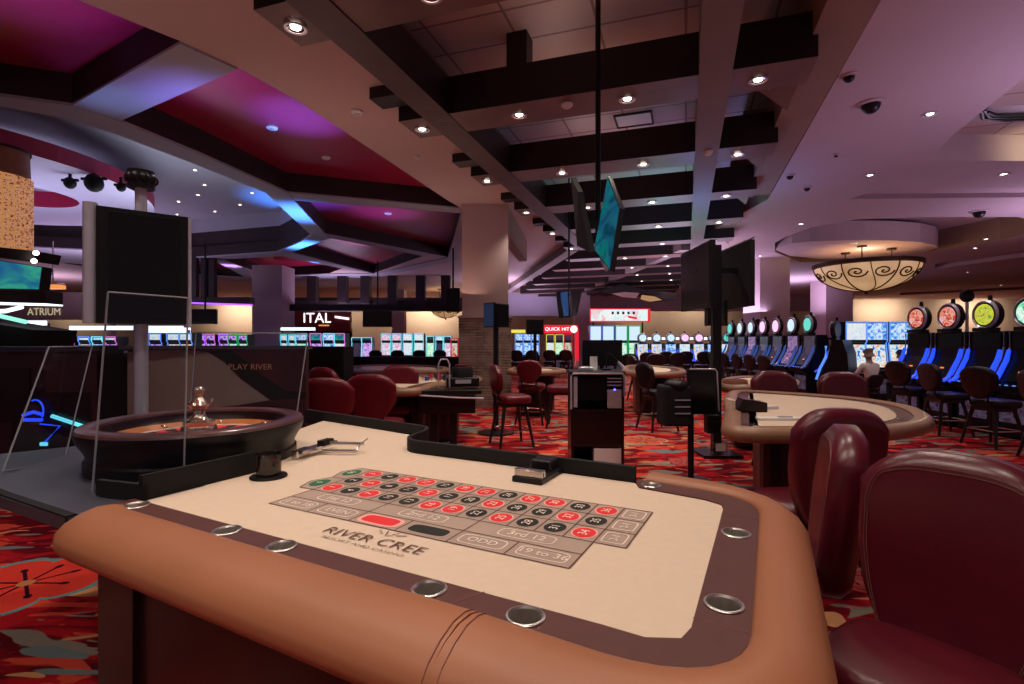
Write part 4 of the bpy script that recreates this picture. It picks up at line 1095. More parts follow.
MB().tube([(0, 0, .01)] + [tuple(v) for v in bez((0, 0, .05), (-.02, 0, .34), (.16, 0, .06), 10)], .008, 8).build('gooseneck', M_black, t)
MB().cyl((.14, 0, .1), (.2, 0, .02), .015, .035, 16).build('lamp_head', M_silver, t)
t = thing('table_card', 'small white bent notice card standing on the podium top', 'card', (b.x - .03, b.y + .28, PHt + .015))
MB().box((0, 0, .09), (.09, .012, .15)).build('card_panel', M_paper, t, 0); MB().box((-.02, -.03, .006), (.11, .09, .012)).build('card_foot', M_paper, t, 0)
t = thing('receipt_printer', 'low grey paper tray on the podium top', 'tray', (b.x - .14, b.y + .2, PHt + .016))
MB().box((0, 0, .02), (.16, .14, .04)).build('printer_body', M_silver, t, 0, bevel=.008); MB().box((0, -.02, .045), (.12, .08, .008)).build('paper_sheet', M_paper, t, 0)
# dark board behind the podium
c0, c1_ = D(582, 366, 8.6), D(622, 340, 8.6)
t = thing('back_screen', 'large dark rectangular screen back standing behind the podium', 'screen', ((c0.x + c1_.x) / 2, 8.6, 0))
MB().box((0, 0, (c0.z + c1_.z) / 2), (c1_.x - c0.x, .06, c1_.z - c0.z)).build('screen_panel', M_scr, t, 0, bevel=.01)
MB().cyl((0, .03, 0), (0, .03, c0.z + .1), .035, n=16).build('screen_pole', M_black, t); MB().lathe([(.25, 0), (.25, .02), (.04, .04), (.001, .04)], 24).build('pole_foot', M_black, t)

# ================================================================ STAND AT CENTRE RIGHT
b = G(694, 484, 0)
t = thing('shuffler_stand', 'black pole stand carrying a portrait tablet and ticket holder on the red carpet', 'display stand', (b.x, b.y + .1, 0))
by = b.y + .1
def L3(px, py, Y): v = D(px, py, Y); return (v.x - b.x, v.y - by, v.z)
MB().cyl((0, 0, 0), (0, 0, .75), .032, n=16).build('pole', M_black, t)
MB().lathe([(.22, 0), (.22, .015), (.05, .03), (.001, .03)], 28).build('pole_foot', M_black, t)
x0, _, z1 = L3(687, 369, by); x1, _, z0 = L3(716, 414, by)
MB().box(((x0 + x1) / 2, 0, (z0 + z1) / 2), (x1 - x0, .05, z1 - z0)).build('tablet', M_black, t, 0, bevel=.01)
MB().tube([(x0 + .02, -.03, z1), (x1 - .02, -.03, z1), (x1, -.03, z1 - .03), (x1 + .02, -.03, z0 + .03)], .009, 8).build('tablet_trim', M_silver, t)
MB().box(((x0 + x1) / 2, -.028, (z0 + z1) / 2), (x1 - x0 - .05, .004, z1 - z0 - .06)).build('tablet_screen', M_scr, t, 0)
xa, _, za = L3(660, 385, by); xb, _, zb = L3(688, 425, by)
MB().box(((xa + xb) / 2, .02, (za + zb) / 2), (xb - xa, .28, (za - zb))).build('machine_body', M_blackm, t, 0, bevel=.03)
MB().sphere(((xa + xb) / 2 + .02, -.02, za + .0), .13, 20, 10, sc=(1, 1, .55)).build('machine_hood', M_black, t)
for k in range(3): MB().box(((xa + xb) / 2 + .05, -.13, zb + .14 + .07 * k), (.16, .01, .012)).build('machine_slat', M_silver, t, 0)
MB().box((x1 - .05, -.02, z0 - .1), (.14, .12, .2)).build('ticket_printer', M_black, t, 0, bevel=.015)
xc, _, zc = L3(718, 447, by)
MB().box((xc + .0, -.03, zc), (.15, .07, .15)).build('ticket_holder', M_clear, t, 0); MB().box((xc, -.07, zc + .01), (.1, .004, .08)).build('ticket', M_paper, t, 0)

# ================================================================ SCREENS ON POLES AND HANGING
def tv(t, c, half_w, half_h, th, back, face, face_sign=1, nm='screen'):
    """panel from centre, half width vector, half height vector"""
    c, w, h = Vector(c), Vector(half_w), Vector(half_h); nn = w.cross(h).normalized() * face_sign
    MB().quadbox([c - w - h, c + w - h, c + w + h, c - w + h], -nn * th).build('casing', back, t, 0)
    w2, h2 = w * .94, h * .92
    MB().quadbox([c - w2 - h2 + nn * .002, c + w2 - h2 + nn * .002, c + w2 + h2 + nn * .002, c - w2 + h2 + nn * .002], nn * .004).build(nm, face, t, 0)
t = thing('twin_screen_pole', 'pair of large black monitors back to back on a tall black floor pole', 'display screen', (0, 0, 0))
KK = 6.9 / 5.45
zc = EYE + (341 - 278) / F * 6.9; hh = .33 * KK
tv(t, (1.95 * KK, 5.5 * KK, zc), (0, -.45 * KK, 0), (0, 0, hh), .06, M_black, M_scr, 1)
tv(t, (2.42 * KK, 5.6 * KK, zc + .02), (0, -.47 * KK, 0), (0, 0, hh), -.06, M_blackm, M_blackm, 1, 'rear_cover')
MB().box((2.18 * KK, 5.45 * KK, zc + .1), (.6, .08, .06)).build('crossbar', M_black, t, 0)
PX = D(716, 0, 6.8).x
MB().box((PX, 6.8, (zc + .42) / 2), (.11, .11, zc + .42)).build('pole', M_black, t, 0, bevel=.01)
MB().box((PX, 6.8, .02), (.5, .5, .04)).build('pole_foot', M_black, t, 0)
for s in (-1, 1): MB().box((PX + s * .11, 6.8, D(0, 313, 6.8).z), (.04, .14, .34)).build('speaker_box', M_black, t, 0, bevel=.01)
MB().tube([(2.42 * KK, 5.13 * KK, zc + hh + .05), (2.42 * KK, 6.07 * KK, zc + hh + .05)], .012, 8).build('top_trim', M_silver, t)
# hanging pair
t = thing('hanging_screen', 'glowing teal television hung edge-on from the ceiling pole', 'television', (0, 0, 0))
A, B, C_, D_ = D(608, 176, 5.35), D(620, 208, 4.85), D(610, 271, 4.75), D(594, 250, 5.25)
nn = (B - A).cross(D_ - A).normalized() * .05
MB().quadbox([A, B, C_, D_], nn).build('casing', M_black, t, 0)
cc = (A + B + C_ + D_) / 4
MB().quadbox([cc + (q_ - cc) * .96 - nn * .05 for q_ in (A, B, C_, D_)], -nn * .06).build('screen', SC_teal, t, 0)
MB().tube([D(600, 250, 5.2), D(603, 262, 5.15), D(607, 270, 5.1)], .02, 8).build('bracket', M_silver, t)
t = thing('hanging_screen', 'dark television hung edge-on left of the glowing teal one', 'television', (0, 0, 0))
A, B, C_, D_ = D(571, 177, 5.6), D(578, 192, 5.1), D(590, 252, 5.0), D(577, 246, 5.5)
nn = (B - A).cross(D_ - A).normalized() * .05
MB().quadbox([A, B, C_, D_], nn).build('casing', M_blackm, t, 0)
cc = (A + B + C_ + D_) / 4
MB().quadbox([cc + (q_ - cc) * .95 + nn * 1.02 for q_ in (A, B, C_, D_)], nn * .06).build('screen', M_scr, t, 0)
t = thing('ceiling_pole', 'thin black pole dropping from the tiled ceiling to the hanging televisions', 'pole', (D(598, 0, 5.3).x, 5.3, 0))
MB().cyl((0, 0, D(0, 246, 5.3).z), (0, 0, 5.3), .028, n=16).build('pole_tube', M_black, t)
MB().box((0, 0, D(0, 225, 5.3).z), (.32, .06, .08)).build('yoke', M_black, t, 0)
MB().box((0, 0, D(0, 247, 5.3).z), (.26, .08, .05)).build('yoke', M_silver, t, 0)
t = thing('hanging_screen', 'small pair of dark televisions hung under the far trellis', 'television', (0, 0, 0))
Y = 12.0
a, b_, c, d = D(556, 292, Y), D(569, 290, Y - .5), D(570, 317, Y - .5), D(559, 318, Y)
MB().quadbox([d, c, b_, a], (0, .06, 0)).build('casing', M_black, t, 0); MB().quadbox([d + Vector((.03, -.02, .03)), c + Vector((-.03, -.02, .03)), b_ + Vector((-.03, -.02, -.03)), a + Vector((.03, -.02, -.03))], (0, .01, 0)).build('screen', em('deep_blue_tv_picture', (.01, .05, .16), .9), t, 0)
a, b_, c, d = D(570, 290, Y - .5), D(582, 292, Y), D(577, 315, Y), D(570, 317, Y - .5)
MB().quadbox([d, c, b_, a], (0, .06, 0)).build('casing', M_black, t, 0)
p = D(569, 289, Y - .3); MB().cyl(p, (p.x, p.y, 5.2), .02, n=12).build('pole', M_black, t)
# tall thin pole with two screens before the stone column
Y = 8.4; p = D(496, 341, Y)
t = thing('twin_screen_pole', 'two dark screens in a V on a tall thin pole before the stone column', 'display screen', (p.x, Y, 0))
MB().cyl((0, 0, 0), (0, 0, D(0, 318, Y).z), .045, n=14).build('pole', M_black, t)
MB().lathe([(.3, 0), (.3, .02), (.05, .04), (.001, .04)], 24).build('pole_foot', M_black, t)
zc = D(0, 315, Y).z
tv(t, (-.12, .0, zc), (.09, -.12, 0), (0, 0, .20), .04, M_black, em('blue_reflection_glow', (.01, .025, .07), .6))  # blue reflection painted as a faint glow on the left screen
tv(t, (.12, .0, zc - .01), (.09, .12, 0), (0, 0, .19), .04, M_black, M_scr)
Y = 12.4; p = D(535, 341, Y)
t = thing('twin_screen_pole', 'far dark screen block on a pole in front of the red-topped slot bank', 'display screen', (p.x, Y, 0))
MB().cyl((0, 0, 0), (0, 0, D(0, 330, Y).z), .04, n=12).build('pole', M_black, t); MB().lathe([(.3, 0), (.3, .02), (.001, .03)], 20).build('pole_foot', M_black, t)
MB().box((0, 0, D(0, 327, Y).z), (.42, .1, .36)).build('casing', M_black, t, 0, bevel=.01); MB().box((.05, -.06, D(0, 327, Y).z), (.24, .012, .26)).build('screen', M_scr, t, 0)
# flat tv far left and left centre
for (x0, y0, x1, y1, Y, lb_) in [(363, 311, 392, 327, 20, 'black wide television hanging before the far left wall, right of the red restaurant sign'), (192, 309, 217, 324, 16, 'black television hanging over the purple-lit slots right of the display screen'), (446, 288, 460, 312, 17, 'narrow dark television hanging just left of the stone column')]:
    p, q_ = D(x0, y1, Y), D(x1, y0, Y)
    t = thing('wall_television', lb_, 'television', ((p.x + q_.x) / 2, Y, 0))
    MB().box((0, 0, (p.z + q_.z) / 2), (q_.x - p.x, .12, q_.z - p.z)).build('casing', M_black, t, 0, bevel=.02)
    MB().box((0, -.065, (p.z + q_.z) / 2), (q_.x - p.x - .1, .012, q_.z - p.z - .1)).build('screen', M_scr, t, 0)
    MB().cyl((0, .04, q_.z - .02), (0, .04, FZ), .03, n=10).build('pole', M_black, t)
# ================================================================ SLOT MACHINES
def curve_machine(label, face, group=None, scr=None, bar=M_bar):
    """front looks along local -Y"""
    t = thing('slot_machine', label, 'slot machine', (0, 0, 0), 0, group)
    w = .62
    prof = [(-.34, 0), (-.34, .66), (-.48, .72), (-.49, .78), (-.30, .84), (-.24, .98), (-.12, 1.2), (-.08, 1.4), (-.08, 1.66), (.18, 1.66), (.3, 1.3), (.34, .7), (.34, 0)]
    vs = [(s * w / 2, y, z) for s in (-1, 1) for y, z in prof]; n = len(prof)
    mb = MB(); mb.add(vs, [tuple(range(n)), tuple(range(2 * n - 1, n - 1, -1))] + [(i, n + i, n + (i + 1) % n, (i + 1) % n) for i in range(n)])
    fixn(mb.build('cabinet', M_black, t, 0))
    pth = [(-.32, .86), (-.27, .99), (-.15, 1.21), (-.11, 1.4), (-.11, 1.62)]
    mb = MB(); hw = .24
    pp = [(-.32, .87), (-.265, .99), (-.145, 1.21), (-.105, 1.4), (-.105, 1.63)]
    for (y0, z0), (y1, z1) in zip(pp, pp[1:]):
        mb.add([(-hw, y0, z0), (hw, y0, z0), (hw, y1, z1), (-hw, y1, z1)], [(0, 1, 2, 3)])
    mb.build('screen', scr or M_scr, t)
    for s in (-1, 1):
        MB().tube([(s * .285, y - .02, z) for y, z in [(-.46, .80), (-.36, .86), (-.29, .99), (-.18, 1.2), (-.14, 1.36)]], [.028, .035, .036, .034, .026], 10).build('light_bar', bar, t)
        MB().tube([(s * .31, y - .012, z) for y, z in [(-.48, .80), (-.32, .9), (-.26, 1.0), (-.15, 1.22), (-.11, 1.4), (-.11, 1.65)]], .012, 8).build('side_trim', M_silver, t)
    MB().box((0, -.40, .80), (.56, .16, .03)).build('button_deck', M_scr, t, 0, bevel=.005)
    for k in range(4): MB().cyl((-.18 + .12 * k, -.42, .812), (-.18 + .12 * k, -.42, .826), .02, n=12).build('button', M_barw, t)
    MB().box((.0, -.245, 1.02), (.07, .03, .02)).build('credit_display', M_orange, t, 0)
    MB().box((0, -.345, .42), (.5, .012, .36)).build('belly_panel', SC_dim, t, 0)
    MB().box((0, -.12, 1.69), (.3, .2, .06)).build('topper_neck', M_black, t, 0)
    Mx = Matrix.Translation((0, -.08, 1.94)) @ Matrix.Rotation(PI / 2, 4, 'X')
    MB().lathe([(.001, -.06), (.22, -.06), (.24, -.04), (.24, .05), (.225, .07), (.2, .075)], 32, Mx).build('topper', M_black, t)
    MB().lathe([(.175, .076), (.001, .08)], 32, Mx).build('topper_face', face, t)
    MB().lathe([(.2, .07), (.215, .085), (.235, .07), (.24, .05)], 32, Mx).build('topper_ring', M_silver, t)
    MB().cyl((0, -.05, 2.17), (0, -.05, 2.26), .035, .03, 12).build('candle_light', M_black, t)
    return t
GM = 'round-topped slot machines along the right aisle'
XR = 8.0
ys = [(10.0, SC_topA, 'round-topped slot machine with a red wheel face, left one of the near right row'), (9.28, SC_topA, 'round-topped slot machine with a red and white wheel face in the near row'),
      (8.56, SC_topB, 'round-topped slot machine with a yellow wheel face'), (7.84, SC_green, 'round-topped slot machine with a green wheel face at the right picture edge')]
cmA = None
for y, fc, lb_ in ys:
    t = curve_machine(lb_, fc, GM); t.location = (XR, y, 0); t.rotation_euler = (0, 0, -PI / 2)
# far part of that row
glow = [em('white_pink_topper_glow', (1, .6, .9), 1.1), em('white_topper_glow', (.65, .85, 1), 1.0), em('teal_topper_glow', (.12, .75, .62), .9)]
GM2 = 'glowing-topped slot machines in the middle right row'
for j, (Y, k) in enumerate([(13.6, 2), (14.4, 1), (15.25, 0), (16.05, 0), (16.85, 1), (17.65, 1), (18.45, 2)]):
    t = curve_machine(['slot machine with a teal glowing topper at the near end of the middle right row', 'slot machine with a white ring topper, second in the middle right row', 'slot machine with a pink-white glowing topper, third in the middle right row', 'slot machine with a pink-white glowing topper, fourth in the middle right row',
                       'slot machine with a white topper, fifth in the middle right row', 'slot machine with a white topper, sixth in the middle right row', 'slot machine with a teal topper at the far end of the middle right row'][j], glow[k], GM2, [SC_dim, SC_pdim, SC_dim][j % 3], M_bard)
    t.location = (7.95, Y, 0); t.rotation_euler = (0, 0, -PI / 2)
# dark machine with its back to the viewer
t = curve_machine('slot machine seen from its dark side, one long blue light bar down its edge', M_black, 'single slot machines', M_scr); t.location = (8.0, 12.6, 0); t.rotation_euler = (0, 0, -PI / 2 - .9); t.scale = (.92,) * 3
MB().tube([(.315, -.2, 1.5), (.33, -.2, 1.2), (.35, -.33, .9), (.36, -.42, .6)], .03, 8).build('light_bar', M_barw, t)

def upright(label, main, top, frame, w=.56, h=1.95, group=None, depth=.5):
    t = thing('slot_machine', label, 'slot machine', (0, 0, 0), 0, group)
    prof = [(-.25, 0), (-.25, .62), (-.42, .68), (-.42, .74), (-.22, .80), (-.14, 1.44), (-.2, 1.48), (-.2, h), (.25, h), (.25, 0)]
    n = len(prof); vs = [(s * w / 2, y, z) for s in (-1, 1) for y, z in prof]
    fixn(MB().add(vs, [tuple(range(n)), tuple(range(2 * n - 1, n - 1, -1))] + [(i, n + i, n + (i + 1) % n, (i + 1) % n) for i in range(n)]).build('cabinet', M_black, t, 0))
    k = w / 2 - .045
    MB().quadbox([(-k, -.225, .85), (k, -.225, .85), (k, -.155, 1.41), (-k, -.155, 1.41)], (0, -.012, 0)).build('main_screen', main, t, 0)
    MB().quadbox([(-k, -.20, 1.53), (k, -.20, 1.53), (k, -.20, h - .04), (-k, -.20, h - .04)], (0, -.012, 0)).build('top_screen', top, t, 0)
    for s in (-1, 1): MB().tube([(s * (w / 2 - .018), -.25, .84), (s * (w / 2 - .018), -.17, 1.44), (s * (w / 2 - .018), -.215, 1.5), (s * (w / 2 - .018), -.215, h - .01)], .016, 6).build('light_bar', frame, t)
    MB().tube([(-w / 2 + .02, -.215, h - .01), (w / 2 - .02, -.215, h - .01)], .016, 6).build('top_light', frame, t)
    MB().box((0, -.35, .76), (w - .06, .13, .025)).build('button_deck', M_scr, t, 0)
    MB().box((0, -.256, .38), (w - .1, .012, .36)).build('belly_panel', SC_dim, t, 0)
    return t
GB = 'tall twin-screen slots facing down the right aisle'
for j, px in enumerate([850, 870, 893]):
    Y = 13.0; t = upright(['tall twin-screen blue slot partly hidden behind the dark machine', 'tall twin-screen blue slot behind the person in the pale shirt', 'tall twin-screen blue slot behind the person in the grey shirt'][j], SC_multi, SC_blue if j else SC_white, M_barw, .55, 1.98, GB)
    t.location = ((px + 1 - 512) / F * Y, Y, 0)
# machines across the back at centre right
def bank(pxs, Y, mains, tops, frames, lbs, group, w=.5, h=1.95, faceangle=0, kind=upright):
    out = []
    for j, px in enumerate(pxs):
        t = upright(lbs(j), mains[j % len(mains)], tops[j % len(tops)], frames[j % len(frames)], w, h, group)
        t.location = ((px - 512) / F * Y, Y, 0); t.rotation_euler = (0, 0, faceangle); out.append(t)
    return out
for j, (px, g) in enumerate([(656, 1), (670, 1), (684, 0), (698, 0), (712, 1), (726, 2), (642, 1)]):
    Y = 21.5
    t = curve_machine(['far slot machine with a white ring topper right of the green slot bank', 'far slot machine with a bright white topper between two blue-lit ones', 'far slot machine with a pink topper left of the tall monitor pole', 'far slot machine with a pink topper just left of the monitor pole', 'far slot machine with a white topper just behind the monitor pole', 'far teal-topped slot machine right of the monitor pole', 'dim far slot machine touching the green slot bank'][j], glow[g], 'far round-topped slots', [SC_multi, SC_blue, SC_white][j % 3])
    t.location = ((px - 512) / F * Y, Y, 0); t.scale = (.88, .88, .84)
bank([595, 607.5, 620.5, 633.5], 23.5, [SC_blue, SC_blue, SC_green, SC_green], [glow[1]], [M_lblue, M_lblue, M_green, M_green], lambda j: ['blue-framed slot, leftmost under the white banner sign', 'blue-framed slot, second under the white banner sign', 'green-framed slot, left one under the white banner sign', 'green-framed slot, right one under the white banner sign'][j], 'slots under the white banner sign', .56, 2.2)
p, q_ = D(590, 322, 23.6), D(650, 308.5, 23.6)
t = thing('lit_banner_sign', 'long white lit banner sign with a red edge above the green and blue slots', 'sign', ((p.x + q_.x) / 2, 23.6, 0))
W2, zm, H2 = (q_.x - p.x), (p.z + q_.z) / 2, q_.z - p.z
MB().box((0, 0, zm), (W2, .15, H2)).build('sign_box', M_redlit, t, 0)
MB().box((-.05, -.08, zm), (W2 - .16, .02, H2 - .1)).build('sign_face', screen('white_pink_banner', [(1, .5, .55), (1, 1, 1), (.75, 1, 1), (1, .6, .65)], 1.25, 1.6, 20), t, 0)
mb = MB()
for k in range(5): mb.box((-.35 + k * .24, -.095, zm + .1), (.1, .01, .12), 0)
mb.build('sign_marks', M_black, t, 0)
MB().quadbox([(.35, -.1, zm - .12), (.75, -.1, zm - .2), (.75, -.1, zm - .1), (.35, -.1, zm - .02)], (0, -.01, 0)).build('red_stroke', M_redlit, t, 0)
for s in (-1, 1): MB().box((s * W2 * .42, .5, 1.3), (.06, .06, 2.6)).build('post', M_black, t, 0); MB().box((s * W2 * .42, .28, zm), (.06, .45, .06)).build('arm', M_black, t, 0)
bank([550, 559, 567.5], 25.5, [SC_white, SC_green, SC_red], [SC_dim], [M_ylw, M_ylw, M_redlit], lambda j: ['yellow-framed slot under the red lit sign, left one', 'yellow-framed slot under the red lit sign, middle one', 'red-framed slot under the red lit sign'][j], 'slots under the red lit sign', .42, 1.82)
p, q_ = D(544, 333.5, 25.4), D(578, 325, 25.4)
t = thing('lit_banner_sign', 'red lit sign with white letters and a round white disc over the far slots', 'sign', ((p.x + q_.x) / 2, 25.4, 0)); zm = (p.z + q_.z) / 2
MB().box((0, 0, zm), (q_.x - p.x, .2, q_.z - p.z)).build('sign_box', M_redlit, t, 0)
MB().text('QUICK HIT', Matrix.Translation((-.2, -.11, zm)) @ Matrix.Rotation(PI / 2, 4, 'X') @ Matrix.Diagonal((.24, .24, 1, 1))).build('sign_letters', M_white, t, 0)
MB().cyl((.62, -.13, zm), (.62, -.1, zm), .17, n=24).build('sign_disc', M_white, t)
MB().box(((q_.x - p.x) / 2 - .06, 0, zm / 2), (.18, .2, zm)).build('sign_leg', M_redlit, t, 0)
bank([519, 527, 535], 24.5, [SC_blue], [SC_blue], [M_barw], lambda j: f'bright blue slot machine right of the stone column, {NTH[j]} from the left', 'bright blue slots right of the stone column', .4, 1.85)
t = thing('yellow_slot_topper', 'yellow lit topper strip above the far blue slots', 'sign', (D(517, 336, 24.3).x, 24.5, 1.87))
MB().box((0, 0, .09), (.8, .2, .15)).build('topper_box', M_ylw, t, 0); MB().box((0, -.11, .09), (.7, .02, .09)).build('topper_face', M_ylw, t, 0)
# left half banks
bank([387, 397.5, 408.5, 419.5], 24, [SC_pink, SC_pink, SC_white, SC_white], [SC_pink, SC_pink, SC_white, SC_white], [M_cyan], lambda j: ['pink and cyan slot, leftmost of the bright four left of the stone column', 'pink and cyan slot, second of the bright four left of the stone column', 'white-screened slot, third of the bright four left of the stone column', 'white-screened slot, fourth of the bright four left of the stone column'][j], 'bright slots left of the stone column', .46, 1.85)
bank([431, 440, 448], 22, [SC_green, SC_dim, SC_pink], [SC_dim, SC_white], [M_cyan], lambda j: f'darker slot machine between the bright four and the stone column, {NTH[j]} from the left', 'darker slots left of the stone column', .34, 1.7)
bank([455], 20, [SC_red], [SC_red], [M_redlit], lambda j: 'orange-red lit slot machine touching the left side of the stone column', 'slots left of the stone column', .3, 1.6)
bank([358, 368], 22, [SC_dim, SC_pur], [SC_dim], [M_cyan], lambda j: ['dim slot machine right of the dark kiosk, left one', 'dim slot machine right of the dark kiosk, right one'][j], 'dim slots at left centre', .45, 1.65)
bank([304, 318, 331, 341], 17, [SC_green, SC_pur, SC_blue, SC_white], [SC_blue, SC_green2], [M_cyan, M_mag], lambda j: f'multicoloured slot machine under the red restaurant sign, {NTH[j]} from the left', 'multicoloured slots under the restaurant sign', .4, 1.75)
bank([62, 74, 90, 103, 116], 14, [SC_multi, SC_green, SC_red, SC_blue, SC_pur], [SC_white, SC_blue], [M_cyan, M_mag, M_barw], lambda j: f'lit slot machine at far left seen past the display pole, {NTH[j]} from the left', 'lit slots at far left', .32, 1.62)
bank([160, 178, 190], 14, [SC_pur, SC_multi, SC_multi], [SC_white], [M_barw], lambda j: f'lit slot machine seen just below the big display screen, {NTH[j]} from the left', 'lit slots below the display screen', .36, 1.72)
bank([204, 214, 227, 236, 246], 16, [SC_pur, SC_pur, SC_pur, SC_green, SC_green], [SC_pur], [M_purple, M_mag, M_purple, M_green, M_green], lambda j: f'purple or green lit slot machine left of the pale pillar, {NTH[j]} from the left', 'purple and green slots left of the pillar', .3, 1.7)
bank([286, 294], 20, [SC_white], [SC_white], [M_cyan], lambda j: ['narrow white-lit slot right of the pale pillar, left one', 'narrow white-lit slot right of the pale pillar, right one'][j], 'narrow white-lit slots', .28, 1.75)
# long white lit canopy strips above the left banks
for (x0, x1, y, Y, lb_) in [(70, 190, 328, 14.3, 'long white light strip over the slots behind the display screen'), (281, 315, 329, 20.5, 'white light strip under the red restaurant sign'), (24, 46, 323, 12.5, 'short white light strip at far left over the dark cabinet'), (641, 760, 338.5, 27, 'long pale cyan light strip low on the far right-hand wall'), (140, 190, 331, 14.4, 'second white light strip below the display screen')]:
    p, q_ = D(x0, y, Y), D(x1, y, Y)
    t = thing('light_strip', lb_, 'light fixture', ((p.x + q_.x) / 2, Y, p.z), 0)
    MB().box((0, 0, 0), (q_.x - p.x, .06, .11)).build('strip_diffuser', M_white, t, 0); MB().box((0, .04, .06), (q_.x - p.x, .1, .02)).build('strip_housing', M_silver, t, 0)
    for s in (-1, 1): MB().box((s * (q_.x - p.x) / 2.1, .06, -p.z / 2), (.06, .06, p.z)).build('strip_post', M_black, t, 0)
# clock-like toppers on stems
for (x, y, Y, lb_, r) in [(967, 296, 9.15, 'dark round clock-like topper on a stem above the right slots', .11), (757.5, 322, 17, 'small dark round topper on a stem above the middle right row', .1)]:
    p = D(x, y, Y); t = thing('round_topper', lb_, 'sign', p)
    MB().cyl((0, -.03, 0), (0, .03, 0), r, n=28).build('disc', M_black, t)
    MB().lathe([(r * .8, .031), (r * .7, .034), (.001, .034)], 24, Matrix.Rotation(PI / 2, 4, 'X')).build('dial', M_scr, t)
    MB().cyl((0, 0, -r), (0, 0, 1.6 - p.z), .025, n=10).build('stem', M_silver, t)

# ================================================================ FAR LEFT: restaurant front, kiosk, pergola
Y = 30
p, q_ = D(283, 331, Y), D(351, 305, Y)
t = thing('restaurant_sign', 'dark red restaurant fascia with large white letters reading ITAL', 'sign', ((p.x + q_.x) / 2, Y, 0)); zm = (p.z + q_.z) / 2
MB().box((0, 0, zm), (q_.x - p.x, .3, q_.z - p.z)).build('fascia', pm('dark_red_fascia', (.3, .03, .03), .6), t, 0)
c = D(318, 318.5, Y)
MB().text('ITAL', Matrix.Translation((c.x - t.location.x, -.18, c.z)) @ Matrix.Rotation(PI / 2, 4, 'X') @ Matrix.Diagonal((.82, .82, 1, 1))).build('sign_letters', M_white, t, 0)
MB().box((D(325, 0, Y).x - t.location.x, -.18, D(0, 325.5, Y).z), (.6, .02, .07)).build('subtitle_strip', em('orange_letters', (1, .45, .1), .8), t, 0)
MB().quadbox([(D(336, 0, Y).x - t.location.x, -.2, D(0, 318, Y).z), (D(350, 0, Y).x - t.location.x, -.2, D(0, 320, Y).z), (D(350, 0, Y).x - t.location.x, -.2, D(0, 318, Y).z), (D(336, 0, Y).x - t.location.x, -.2, D(0, 316, Y).z)], (0, .03, 0)).build('script_line', M_white, t, 0)
MB().box((0, .2, zm / 2 - .3), (q_.x - p.x, .1, zm - .6)).build('shop_front', M_dark, t, 0)
# pergola over the far left slots
t = thing('slot_pergola', 'long dark timber pergola with square posts and purple light hanging over the far left slots', 'pergola', (0, 0, 0))
Y = 25
for (y0, y1, YY) in [(302, 306, 25), (306, 310, 22), (299, 303, 28)]:
    a_, b_ = D(282, y0, YY), D(472, y1, YY)
    MB().box(((a_.x + b_.x) / 2, YY, (a_.z + b_.z) / 2), (b_.x - a_.x + 1, .6, a_.z - b_.z + .1)).build('rail_beam', M_beam, t, 0)
for k, x in enumerate([313, 343, 366, 393, 421, 446]):
    a_, b_ = D(x - 4.5, 302 + k * 1.0, 24.5), D(x + 4.5, 283 + k * 1.2, 24.5)
    MB().box(((a_.x + b_.x) / 2, 24.5, (a_.z + FZ) / 2), (b_.x - a_.x, .4, FZ - a_.z)).build('hanger_post', M_beam, t, 0)
MB().tube([D(283, 308, 23), D(345, 309.5, 23), D(400, 307, 23), D(446, 308, 23)], .05, 6).build('light_line', M_purple, t)
t = thing('slot_pergola', 'dark timber pergola with a violet light line seen right of the big display screen', 'pergola', (0, 0, 0))
a_, b_ = D(190, 306, 19), D(252, 296, 19)
MB().box(((a_.x + b_.x) / 2, 19, (a_.z + b_.z) / 2), (b_.x - a_.x, .4, .25)).build('rail_beam', M_beam, t, 0)
for x in (195, 205, 213): a2 = D(x, 285, 19); MB().box((a2.x, 19, (a_.z + FZ) / 2 + .1), (.2, .2, FZ - a_.z - .1)).build('hanger_post', M_beam, t, 0)
MB().tube([D(190, 303, 18.7), D(252, 305, 18.7)], .035, 6).build('light_line', M_purple, t)
t = thing('low_partition', 'long low dark cherry partition below the far left slots', 'partition', (-5.2, 18.2, 0))
MB().box((0, 0, .45), (9.5, .2, .9)).build('partition_panel', M_body, t, 0); MB().box((0, 0, .92), (9.6, .3, .05)).build('partition_cap', M_beam, t, 0)
Y = 20; c = D(44, 312, Y)
t = thing('wall_lettering', 'faint cream letters reading ATRIUM on a beige fascia at far left', 'sign', (c.x, Y, 0))
MB().box((-.2, .1, (c.z + D(0, 300, Y).z) / 2), (5.5, .15, D(0, 300, Y).z - c.z + .6)).build('fascia', M_paint, t, 0)
MB().text('ATRIUM', Matrix.Translation((0, -.0, c.z)) @ Matrix.Rotation(PI / 2, 4, 'X') @ Matrix.Diagonal((.36, .4, 1, 1))).build('letters', em('cream_letters', (.8, .7, .45), .6), t, 0)
for sx in (-1, 1): MB().box((sx * 2.6, .1, c.z / 2), (.15, .15, c.z)).build('fascia_post', M_paint, t, 0)
Y = 16; c = D(53, 287, Y)
t = thing('amber_ceiling_lamp', 'amber-lit square ceiling lamp right of the green television picture', 'ceiling light', c)
MB().box((0, 0, 0), (.55, .3, .12)).build('lamp_shade', em('amber_shade', (1, .35, .08), .9), t, 0); MB().box((0, 0, .1), (.5, .28, .05)).build('lamp_plate', M_paint, t, 0); MB().cyl((0, 0, .1), (0, 0, FZ - c.z), .02, n=8).build('stem', M_paint, t)
